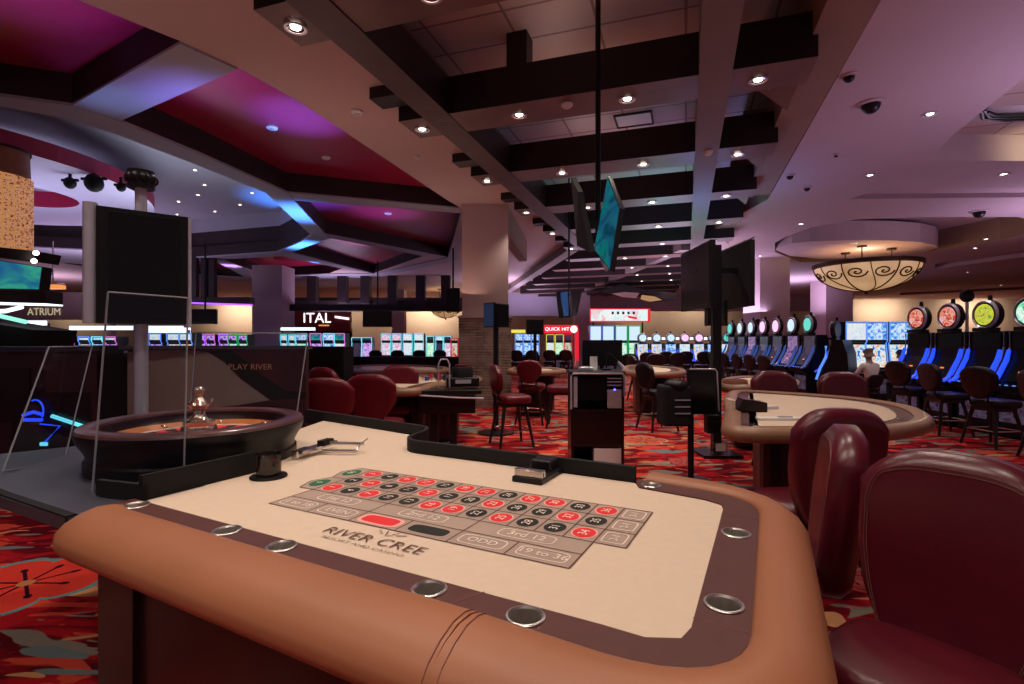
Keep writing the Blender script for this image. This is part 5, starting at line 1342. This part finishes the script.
# dark kiosk in front of the restaurant
t = thing('dealer_kiosk', 'tall dark blue-black kiosk block behind the red chairs', 'kiosk', (D(326, 0, 9.5).x, 9.5, 0))
MB().box((0, 0, .70), (.85, .6, 1.40)).build('kiosk_body', M_blackm, t, 0, bevel=.02); MB().box((-.0, -.31, .9), (.6, .015, .5)).build('kiosk_panel', M_body, t, 0)
# printed panel behind the wheel
Y = 4.6
a_, b_ = D(128, 416, Y), D(306, 349, Y - .2)
t = thing('printed_partition', 'low dark printed partition with a taupe arc and faint river lettering behind the wheel', 'partition', (0, 0, 0))
Pq = lambda px, py, o=0: Vector((D(px, py, Y - .2 * (px - 128) / 178).x, Y - .2 * (px - 128) / 178 - o, D(px, py, Y - .2 * (px - 128) / 178).z))
z0 = 0; top = Pq(200, 349).z
A_, B_ = Pq(128, 380), Pq(306, 380)
MB().quadbox([(A_.x, A_.y, 0), (B_.x, B_.y, 0), (B_.x, B_.y, top), (A_.x, A_.y, top)], (0, .06, 0)).build('panel', pm('dark_maroon_print', (.04, .004, .010), .6, var=.6, scale=2.5), t, 0)
tri_pts = [(128, 352), (150, 350), (185, 349.5), (208, 352), (224, 362), (242, 380), (270, 400), (240, 405), (185, 411), (128, 416)]
mb = MB(); mb.add([Pq(x, y, .006) for x, y in tri_pts], [tuple(range(len(tri_pts) - 1, -1, -1))]); mb.build('taupe_arc', pm('taupe_print', (.27, .22, .19), .7, var=.06), t, 0)
mb = MB(); mb.add([Pq(x, y, .005) for x, y in [(210, 352), (226, 362), (243, 379), (272, 400), (306, 398), (306, 392), (285, 390), (258, 372), (240, 356), (232, 351)]], [tuple(range(9, -1, -1))]); mb.build('dark_swoosh', M_blackm, t, 0)
c = Pq(252, 367, .03)
MB().text('PLAY RIVER', Matrix.Translation(c) @ Matrix.Rotation(PI / 2, 4, 'X') @ Matrix.Diagonal((.075, .07, 1, 1))).build('panel_letters', pm('bronze_letters', (.5, .25, .12), .5), t, 0)
MB().box(((A_.x + B_.x) / 2, (A_.y + B_.y) / 2 + .02, top + .015), (B_.x - A_.x, .1, .03), -.03).build('panel_cap', M_deck, t, 0)
# tall dark block at the far left
Y = 4.75
a_, b_ = D(-60, 345, Y), D(45, 345, Y)
t = thing('service_cabinet', 'dark maroon service cabinet at the left edge behind the acrylic shield', 'cabinet', ((a_.x + b_.x) / 2, Y + .3, 0))
MB().box((0, 0, a_.z / 2 - .03), (b_.x - a_.x, .6, a_.z - .06)).build('cabinet_body', pm('maroon_laminate', (.035, .008, .014), .5), t, 0, bevel=.01)
MB().box((0, -.01, a_.z - .045), (b_.x - a_.x + .04, .64, .06)).build('cabinet_top', pm('navy_top', (.02, .018, .05), .4), t, 0, bevel=.01)
MB().box((.1, -.305, 1.0), (.5, .012, .5)).build('cabinet_door', M_body, t, 0)
# long low counter behind it, with a lit rail
Y = 6.4
t = thing('gaming_counter', 'long dark reflective gaming counter behind the acrylic shields', 'counter', (D(95, 0, Y).x, Y, 0))
MB().box((0, 0, .66), (2.4, .7, 1.32)).build('counter_body', pm('dark_plum_laminate', (.04, .014, .02), .25, var=.4, scale=5), t, 0, bevel=.02)
MB().box((0, -.02, 1.34), (2.5, .8, .05)).build('counter_top', M_deck, t, 0, bevel=.01)
for k in range(6): MB().box((.35 + .0, -.37, .95 - k * .07), (.16, .02, .012), 0).build('vent_slat', M_silver, t, 0)
MB().box((-.3, -.36, .95), (.8, .012, .2)).build('counter_front', pm('brown_counter_front', (.16, .08, .03), .4), t, 0)
# glowing shapes put in for the reflected lights of a far slot machine
t = thing('reflected_slot_lights', 'blue arc and cyan bar standing in for reflected slot machine lights behind the acrylic', 'reflected light', D(42, 412, 4.6))
c = D(42, 412, 4.6)
mb = MB(); mb.tube([Vector((.072 * math.cos(a), 0, .098 * math.sin(a))) + Vector((-.06, 0, .01)) for a in [(-.6 + 2.6 * k / 14) for k in range(15)]], .007, 8)
mb.tube([(-.17, 0, -.03), (-.08, 0, .0), (.0, 0, -.02)], .015, 8); mb.tube([(-.17, 0, -.07), (.0, 0, -.07)], .015, 8)
mb.build('blue_glow_arc', M_bar, t)
o = D(52, 416, 4.6) - c; e = D(94, 430, 4.6) - c
MB().tube([o, e], .018, 8).build('cyan_bar', M_cyan, t)
a1, a2, a3 = D(40, 424, 4.6) - c, D(60, 426, 4.6) - c, D(45, 442, 4.6) - c
MB().tube([a1, a2, a3], .007, 8).build('seven_glow', M_bar, t)
MB().box(tuple(D(44, 444, 4.6) - c), (.06, .02, .03)).build('cyan_glow_dot', M_cyan, t, 0)
MB().box((.05, .04, -.1), (.7, .02, .55)).build('back_panel', M_body, t, 0)
MB().box((.05, .03, -c.z / 2 - .1), (.05, .05, c.z - .2)).build('stand', M_black, t, 0)
# hanging terminal at far left
Y = 5.2
a_, b_ = D(-40, 290, Y), D(45, 262, Y)
t = thing('hanging_terminal', 'wide television showing a green and blue picture in a dark hanging frame', 'television', (0, 0, 0))
A1, A2, A3, A4 = D(-40, 288.5, 4.9), D(41, 290, 5.3), D(44, 267, 5.3), D(-40, 254, 4.9)
MB().quadbox([A1, A2, A3, A4], (0, .1, 0)).build('casing', M_black, t, 0)
cc = (A1 + A2 + A3 + A4) / 4
MB().quadbox([cc + (v - cc) * .95 + Vector((0, -.004, 0)) for v in (A1, A2, A3, A4)], (0, -.006, 0)).build('screen', SC_green2, t, 0)
MB().quadbox([D(-40, 301, 4.9), D(46, 303.5, 5.3), D(46, 291, 5.3), D(-40, 290, 4.9)], (0, .2, 0)).build('lower_box', M_body, t, 0)
MB().quadbox([D(-40, 303, 4.9), D(46, 305, 5.3), D(46, 303.5, 5.3), D(-40, 301, 4.9)], (0, .2, 0)).build('under_light', M_white, t, 0)
MB().quadbox([D(-40, 252, 4.9), D(33, 261, 5.3), D(36, 251, 5.3), D(-40, 243, 4.9)], (0, .3, 0)).build('upper_box', M_black, t, 0)
p = D(-38, 250, 5.1); MB().cyl(p, (p.x, p.y, FZ), .03, n=10).build('hanger', M_black, t)
MB().sphere(D(36, 253, 5.2), .025, 10, 6).build('spot_lamp', M_lampd, t); MB().sphere(D(34, 261, 5.2), .025, 10, 6).build('spot_lamp', M_lampd, t)
# slot machine top with green canopy below that terminal
t = thing('slot_canopy', 'dark slot canopy with a slanting green-white light line at the far left edge', 'slot machine', (0, 0, 0))
MB().quadbox([D(-40, 346, 5), D(30, 346, 5), D(34, 330, 5), D(-40, 318, 5)], (0, .5, 0)).build('canopy_body', M_blackm, t, 0)
MB().tube([D(-40, 309, 4.95), D(0, 316, 4.95), D(26, 322, 4.95)], .02, 8).build('green_line', em('mint_light_line', (.3, .9, .7), 1.2), t)
MB().tube([D(-40, 313, 4.9), D(6, 311, 4.95), D(22, 307, 4.95)], .02, 8).build('white_line', M_white, t)
MB().box((D(0, 346, 5).x, 5.8, D(0, 346, 5).z / 2), (.9, .4, D(0, 346, 5).z)).build('canopy_cabinet', M_body, t, 0)
# crystal bead column chandelier
p = G(2, 150, 5.6); Y = 8.2; c = D(-3, 200, Y)
t = thing('crystal_chandelier', 'tall amber-lit cylinder of hanging crystal beads at the far left', 'chandelier', (c.x, Y, 0))
R_ = .40; zt, zb = D(0, 176, Y).z, D(0, 249, Y).z
MB().lathe([(R_ * .96, D(0, 150, Y).z), (R_ * 1.0, zt)], 36).build('upper_sleeve', pm('bronze_sleeve', (.4, .17, .09), .5), t)
mb = MB(); rr = random.Random(3)
for k in range(34):
    a = 2 * PI * k / 34
    for j in range(15):
        z = zt - (zt - zb) * (j + .5) / 15 + rr.uniform(-.02, .02); r = R_ * (1 + .02 * (k % 2))
        mb.sphere((r * math.cos(a), r * math.sin(a), z), .034, 6, 4, sc=(1, 1, 1.1))
b_ = mb.build('bead_strands', M_crystal, t); b_['kind'] = 'stuff'
MB().lathe([(R_ * .9, zt), (R_ * .9, zb)], 24).build('glow_core', em('amber_core', (1, .42, .14), .45), t)
MB().lathe([(R_ * 1.02, D(0, 150, Y).z - .02), (R_ * 1.02, D(0, 150, Y).z + .02), (.02, D(0, 150, Y).z + .02)], 30).build('top_cap', M_dark, t)

# ================================================================ BOWL CHANDELIERS
def bowl(name, label, px0, px1, prim, pbot, Y, mountz, ribs=12):
    a_, b_ = D(px0, prim, Y), D(px1, prim, Y); R_ = (b_.x - a_.x) / 2; c = (a_ + b_) / 2; h = c.z - D(0, pbot, Y).z
    t = thing(name, label, 'chandelier', c, 0)
    pr = [(R_ * math.cos(a), -h * math.sin(a) ** 1.0) for a in [PI / 2 * k / 12 for k in range(12)]] + [(.001, -h)]
    MB().lathe(pr, 64).build('bowl', M_bowl, t)
    MB().lathe([(R_ + .0, -.09), (R_ + .07, -.07), (R_ + .07, .05), (R_ + .0, .06), (R_ - .03, .0), (R_, -.09)], 64).build('rim_band', M_bronze, t)
    for k in range(ribs // 2 * 2):
        a = 2 * PI * k / ribs + PI / 2
        sw = (.5 if k % 2 else 0)
        MB().tube([((r + .015) * math.cos(a + sw * (1 - r / R_)), (r + .015) * math.sin(a + sw * (1 - r / R_)), z - .01) for r, z in pr], .022 if k % 2 == 0 else .016, 6).build('rib', M_bronze, t)
        # scroll between ribs
        a2 = a + PI / ribs; pts = []
        for q2 in range(22):
            s = q2 / 21; ang = s * 3.6 * PI; rad = .40 * (1 - s) * R_ / 1.8
            al = a2 + rad * math.cos(ang) / R_; el = math.radians(24) + rad * math.sin(ang) / R_
            r = R_ * math.cos(el) + .015; pts.append((r * math.cos(al), r * math.sin(al), -h * math.sin(el) - .008))
        MB().tube(pts, .024, 6).build('scroll', M_bronze, t)
    MB().sphere((0, 0, -h - .03), .06, 12, 8, sc=(1, 1, 1.3)).build('finial', M_bronze, t)
    for k in range(3):
        a = 2 * PI * k / 3 + PI / 2 + .3
        MB().cyl((R_ * .5 * math.cos(a), R_ * .5 * math.sin(a), 0), (R_ * .5 * math.cos(a), R_ * .5 * math.sin(a), mountz - c.z), .02, n=8).build('rod', M_bronze, t)
        MB().cyl((R_ * .5 * math.cos(a), R_ * .5 * math.sin(a), mountz - c.z - .06), (R_ * .5 * math.cos(a), R_ * .5 * math.sin(a), mountz - c.z), .14, n=16).build('ceiling_rose', M_bronze, t)
    light('POINT', 'chandelier_glow', (0, 0, .25), 45, (1, .75, .42), .4, parent=t)
    return t
M_bronze = pm('dark_bronze', (.05, .022, .012), .4, .6)
bowl('bowl_chandelier', 'large amber glass bowl chandelier with dark scrolled ironwork at right', 821, 911, 265, 291, 17.3, 4.59)
bowl('bowl_chandelier', 'small amber bowl chandelier half hidden left of the stone column', 431, 460, 307, 318, 31, FZ, 8)
bowl('bowl_chandelier', 'far amber bowl chandelier glimpsed between the two dark ceiling waves', 565, 600, 297, 301, 33, FZ, 8) if False else None
# wavy dark ceiling feature at centre with amber panels
t = thing('ceiling_feature', 'dark wavy timber panel with amber insets hanging under the far ceiling at centre', 'ceiling decoration', (0, 0, 0))
Y = 24
pts = [(600, 291), (622, 284), (642, 289), (660, 291), (678, 293.5), (677, 299), (666, 300), (655, 296), (640, 291.5), (625, 292), (612, 294)]
def sheet(pts, Y, th, nm, m):
    p_ = [D(x, y, Y) for x, y in pts]; n = len(p_); mb = MB()
    mb.add([v for v in p_] + [v + Vector((0, th, 0)) for v in p_], [tuple(range(n)), tuple(range(2 * n - 1, n - 1, -1))] + [(i, (i + 1) % n, n + (i + 1) % n, n + i) for i in range(n)])
    fixn(mb.build(nm, m, t, 0))
sheet(pts, 24, 1.5, 'wave_board', M_beam)
sheet([(612, 293.5), (625, 292), (640, 293), (636, 298), (622, 297)], 23.9, .1, 'amber_inset', M_cream); sheet([(642, 295), (655, 296.5), (662, 300), (650, 301.5), (641, 299)], 23.9, .1, 'amber_inset', em('amber_inset_glow', (.8, .45, .2), .5))
for x in (606, 676): p = D(x, 291, 24.5); MB().cyl(p, (p.x, p.y, FZ), .03, n=8).build('hanger', M_black, t)

# ================================================================ PEOPLE
def person(label, loc, rz, shirt, hair, sc=1.0):
    t = thing('person', label, 'person', loc, rz); t.scale = (sc,) * 3
    def skin(name, verts, edges, rad, m, root=0, sub=1):
        me = bpy.data.meshes.new(name); me.from_pydata(verts, edges, []); me.materials.append(m)
        o = bpy.data.objects.new(name, me); col.objects.link(o); o.parent = t
        o.modifiers.new('skin', 'SKIN').use_smooth_shade = True
        for i, r in enumerate(rad): me.skin_vertices[0].data[i].radius = r if isinstance(r, tuple) else (r, r)
        me.skin_vertices[0].data[root].use_root = True
        o.modifiers['skin'].branch_smoothing = .5
        s = o.modifiers.new('sub', 'SUBSURF'); s.levels = s.render_levels = sub; return o
    # seated, looking along +Y, hands forward on the machine
    V = [(0, 0, .62), (0, -.02, .80), (0, .0, 1.0), (0, .03, 1.12), (0, .045, 1.18), (0, .07, 1.26), (0, .08, 1.37)]
    E_ = [(0, 1), (1, 2), (2, 3), (3, 4), (4, 5), (5, 6)]
    R_ = [(.15, .12), (.14, .11), (.16, .12), (.12, .08), (.05, .05), (.082, .095), (.07, .085)]
    for s in (-1, 1):
        k = len(V); V += [(s * .19, .02, 1.07), (s * .25, .12, .84), (s * .18, .36, .82), (s * .16, .42, .83)]; E_ += [(2, k), (k, k + 1), (k + 1, k + 2), (k + 2, k + 3)]; R_ += [.06, .045, .033, .028]
        h = k + 3
        for f in range(4):
            q2 = len(V); V += [(s * (.13 + f * .02), .47, .83), (s * (.13 + f * .02), .50 - abs(f - 1.4) * .008, .815)]; E_ += [(h, q2), (q2, q2 + 1)]; R_ += [.009, .007]
        q2 = len(V); V += [(s * .115, .44, .83), (s * .10, .46, .825)]; E_ += [(h, q2), (q2, q2 + 1)]; R_ += [.01, .008]
        k = len(V); V += [(s * .10, .08, .60), (s * .14, .42, .60), (s * .14, .38, .22), (s * .14, .36, .10), (s * .14, .48, .06)]; E_ += [(0, k), (k, k + 1), (k + 1, k + 2), (k + 2, k + 3), (k + 3, k + 4)]; R_ += [.09, .065, .05, .04, .035]
    skin('body', V, E_, R_, M_skin)
    V = [(0, 0, .66), (0, -.02, .82), (0, 0, 1.0), (0, .03, 1.11)]; E_ = [(0, 1), (1, 2), (2, 3)]; R_ = [(.175, .145), (.165, .135), (.18, .14), (.11, .085)]
    for s in (-1, 1):
        k = len(V); V += [(s * .2, .02, 1.07), (s * .26, .11, .86), (s * .235, .2, .835)]; E_ += [(2, k), (k, k + 1), (k + 1, k + 2)]; R_ += [.078, .062, .058]
    skin('shirt', V, E_, R_, shirt)
    V = [(0, 0, .62)]; E_ = []; R_ = [(.16, .13)]
    for s in (-1, 1):
        k = len(V); V += [(s * .10, .08, .60), (s * .14, .42, .60), (s * .14, .38, .24), (s * .14, .365, .12)]; E_ += [(0, k), (k, k + 1), (k + 1, k + 2), (k + 2, k + 3)]; R_ += [.1, .078, .065, .06]
    skin('trousers', V, E_, R_, M_trou)
    V = [(0, .035, 1.28), (0, .045, 1.36), (0, .075, 1.415)]; skin('hair', V, [(0, 1), (1, 2)], [(.082, .075), (.092, .092), (.07, .085)], hair, 1)
    for s in (-1, 1):
        MB().sphere((s * .085, .08, 1.31), .022, 10, 6, sc=(.5, 1, 1.5)).build('ear', M_skin, t); MB().sphere((s * .032, .158, 1.325), .011, 8, 6).build('eye', M_paper, t)
    MB().sphere((0, .172, 1.30), .016, 8, 6, sc=(.8, 1.2, 1.5)).build('nose', M_skin, t); MB().box((0, .158, 1.262), (.045, .01, .009)).build('mouth', pm('lip', (.35, .1, .08), .5), t, 0)
    return t
person('seated person with greying hair in a pale shirt at the blue slots', (8.09, 11.62, 0), .1, M_shirt, M_hairg, .9)
person('seated brown-haired person in a grey shirt at the blue slots', (8.92, 11.77, 0), -.25, M_shirt2, M_hair, .88)

# ================================================================ LIGHTS
def wash(x, y, z, p, c, size=1.5, aim=None, sy=None): return light('AREA', 'cove_light', (x, y, z), p, c, size, aim or (x, y, 0), sy=sy)
# warm wall washers on the far walls
for px, pw in [(234, 170), (428, 190), (700, 60), (890, 150), (985, 150), (640, 40), (60, 50), (350, 50)]:
    x = (px - 512) / F * 37.2; light('AREA', 'wall_washer', (x, 37.0, 4.3), pw * .8, (1, .82, .58), 3.2, (x, 38.6, 2.2), sy=.3)
# unseen blue and violet lights added below the dome to tint its coffers
def cove(px, py, z, pw, c, size=.5, aimz=8, dxy=(0, 0)):
    g = G(px, py, z); return light('AREA', 'dome_fill_light', g, pw, c, size, (g.x + dxy[0], g.y + dxy[1], g.z + aimz))
BL = (.06, .27, 1); VI = (.5, .4, 1)
def up(px, py, z, pw, c, ang=1.1, dx=0, dy=0):
    g = G(px, py, FZ); return light('SPOT', 'dome_fill_spot', (g.x + dx, g.y + dy, z), pw, c, .15, (g.x, g.y, 9), spot=ang, blend=1)
up(300, 142, 2.9, 900, (.1, .3, 1), .85); up(215, 105, 2.9, 200, (.3, .25, 1), 1.2); up(30, 28, 2.9, 200, (.28, .25, 1), 1.0); up(110, 95, 3.0, 55, (.25, .42, 1), .9)
up(306, 212, 2.5, 1500, BL, 1.15); up(340, 214, 3.0, 420, (.25, .3, 1), .6); up(300, 244, 2.6, 1800, BL, 1.1); up(290, 262, 2.8, 200, BL, .6)
up(385, 226, 2.7, 380, (.3, .3, 1), 1.1); up(365, 252, 2.7, 600, (.35, .3, 1), 1.0); up(230, 265, 2.8, 500, (.7, .4, 1), .7); up(310, 262, 3.0, 900, BL, .55)
up(40, 262, 2.8, 60, (.9, .4, .4), .9)
light('AREA', 'dome_fill_light', (-12, 11, 3.2), 95, (.7, .66, 1), 3, (-12, 11, 9)); light('AREA', 'dome_fill_light', (-8, 12, 3.4), 70, (.72, .75, .9), 2.5, (-8, 12, 9))  # unseen area lights added to brighten the disc and the dome
# unseen purple fill added below the right-hand ceiling and through the far hall
for x, y, z, pw in [(7, 5, 2.4, 60), (5.2, 17, 2.6, 100), (13, 11, 2.4, 120), (8.5, 20, 2.6, 90), (0, 26, 2.8, 130), (14, 26, 2.8, 150), (-8, 24, 2.6, 90), (3, 21, 2.6, 90), (1, 30, 2.8, 120), (-14, 17, 2.4, 120), (-22, 24, 2.6, 120)]:
    light('AREA', 'ceiling_fill_light', (x, y, z), pw, (.82, .62, .95), 2.0, (x, y, 9))
for k in range(5): light('AREA', 'tile_fill_light', HP(-1.4, 1.0 + 2.36 * k, 4.86), 1.5, (1, .72, .62), .4, HP(-1.4, 1.0 + 2.36 * k, 9), sy=2.6)  # unseen upward fill added above the beams to brighten the tiles
for v in (2, 6, 10): light('AREA', 'ceiling_fill_light', HP(-5.0, v, 2.6), 9, (1, .62, .5), 1.5, HP(-4.4, v, 9))  # unseen warm fill added for the pink ceiling strip, like floor bounce
light('AREA', 'trellis_fill_light', HP(.3, 11, 2.9), 26, (.2, .4, 1), .6, HP(.3, 12, 9))  # unseen blue fill added under the far trellis
light('AREA', 'trellis_fill_light', HP(-.6, 13, 2.9), 22, (.1, .9, .6), .5, HP(-.6, 14, 9))  # unseen green fill added beside the blue one
light('POINT', 'cove_light', G(1100, 110, 4.75), 3, (1, .85, .7), .2); light('AREA', 'cove_light', G(1075, 135, 4.72), 7, (1, .85, .5), .5, G(1060, 158, 4.85), sy=.2)
light('AREA', 'cove_light', G(960, 225, 4.75), 25, (1, .85, .5), .5, G(975, 219, 4.8), sy=.2)

# small pieces belong to the part they sit on
SUB = {'topper_face': 'topper', 'topper_ring': 'topper', 'button': 'button_deck', 'stitching': 'backrest', 'screen': ('casing', 'housing'), 'dial': 'disc', 'track_seam': 'cup_track',
       'rail_stitching': 'padded_rail', 'turret_arm': 'turret', 'drum_cap': 'shuffler_drum', 'shuffler_slot': 'shuffler_body', 'tablet_screen': 'tablet', 'tablet_trim': 'tablet', 'sensor_cap': 'detector_body',
       'ring_band': 'number_ring', 'sign_letters': ('fascia', 'sign_box'), 'sign_face': 'sign_box', 'sign_disc': 'sign_box', 'scroll': 'bowl', 'vent_slat': 'counter_body', 'machine_slat': 'machine_body', 'machine_hood': 'machine_body',
       'status_light': 'card_printer', 'ticket': 'ticket_holder', 'credit_display': 'screen'}
def stem_(o): return o.name.split('.')[0]
for root in [o for o in col.objects if o.parent is None and o.type == 'EMPTY']:
    kids = list(root.children)
    for c in kids:
        want = SUB.get(stem_(c))
        if not want: continue
        for wn in (want if isinstance(want, tuple) else (want,)):
            hit = [k for k in kids if stem_(k) == wn]
            if hit: c.parent = hit[0]; break

w = bpy.data.worlds.new('world'); bpy.context.scene.world = w; w.use_nodes = True
w.node_tree.nodes['Background'].inputs[0].default_value = (.62, .42, .5, 1); w.node_tree.nodes['Background'].inputs[1].default_value = .22

cam = bpy.data.cameras.new('camera'); cam.sensor_width = 36; cam.lens = 36 * F / 1024; cam.clip_start = .02; cam.clip_end = 200
cam.shift_y = (341 - 342) / 1024
co = bpy.data.objects.new('camera', cam); col.objects.link(co); co.location = (0, 0, EYE); co.rotation_euler = (PI / 2, 0, 0)
sc = bpy.context.scene; sc.camera = co
sc.view_settings.view_transform = 'Standard'; sc.view_settings.look = 'None'; sc.view_settings.gamma = 1; sc.view_settings.use_curve_mapping = False
sc.view_settings.exposure = 0
sc.cycles.use_denoising = True
sc.cycles.max_bounces = 6; sc.cycles.diffuse_bounces = 4; sc.cycles.glossy_bounces = 5; sc.cycles.transparent_max_bounces = 12
sc.cycles.sample_clamp_indirect = 5
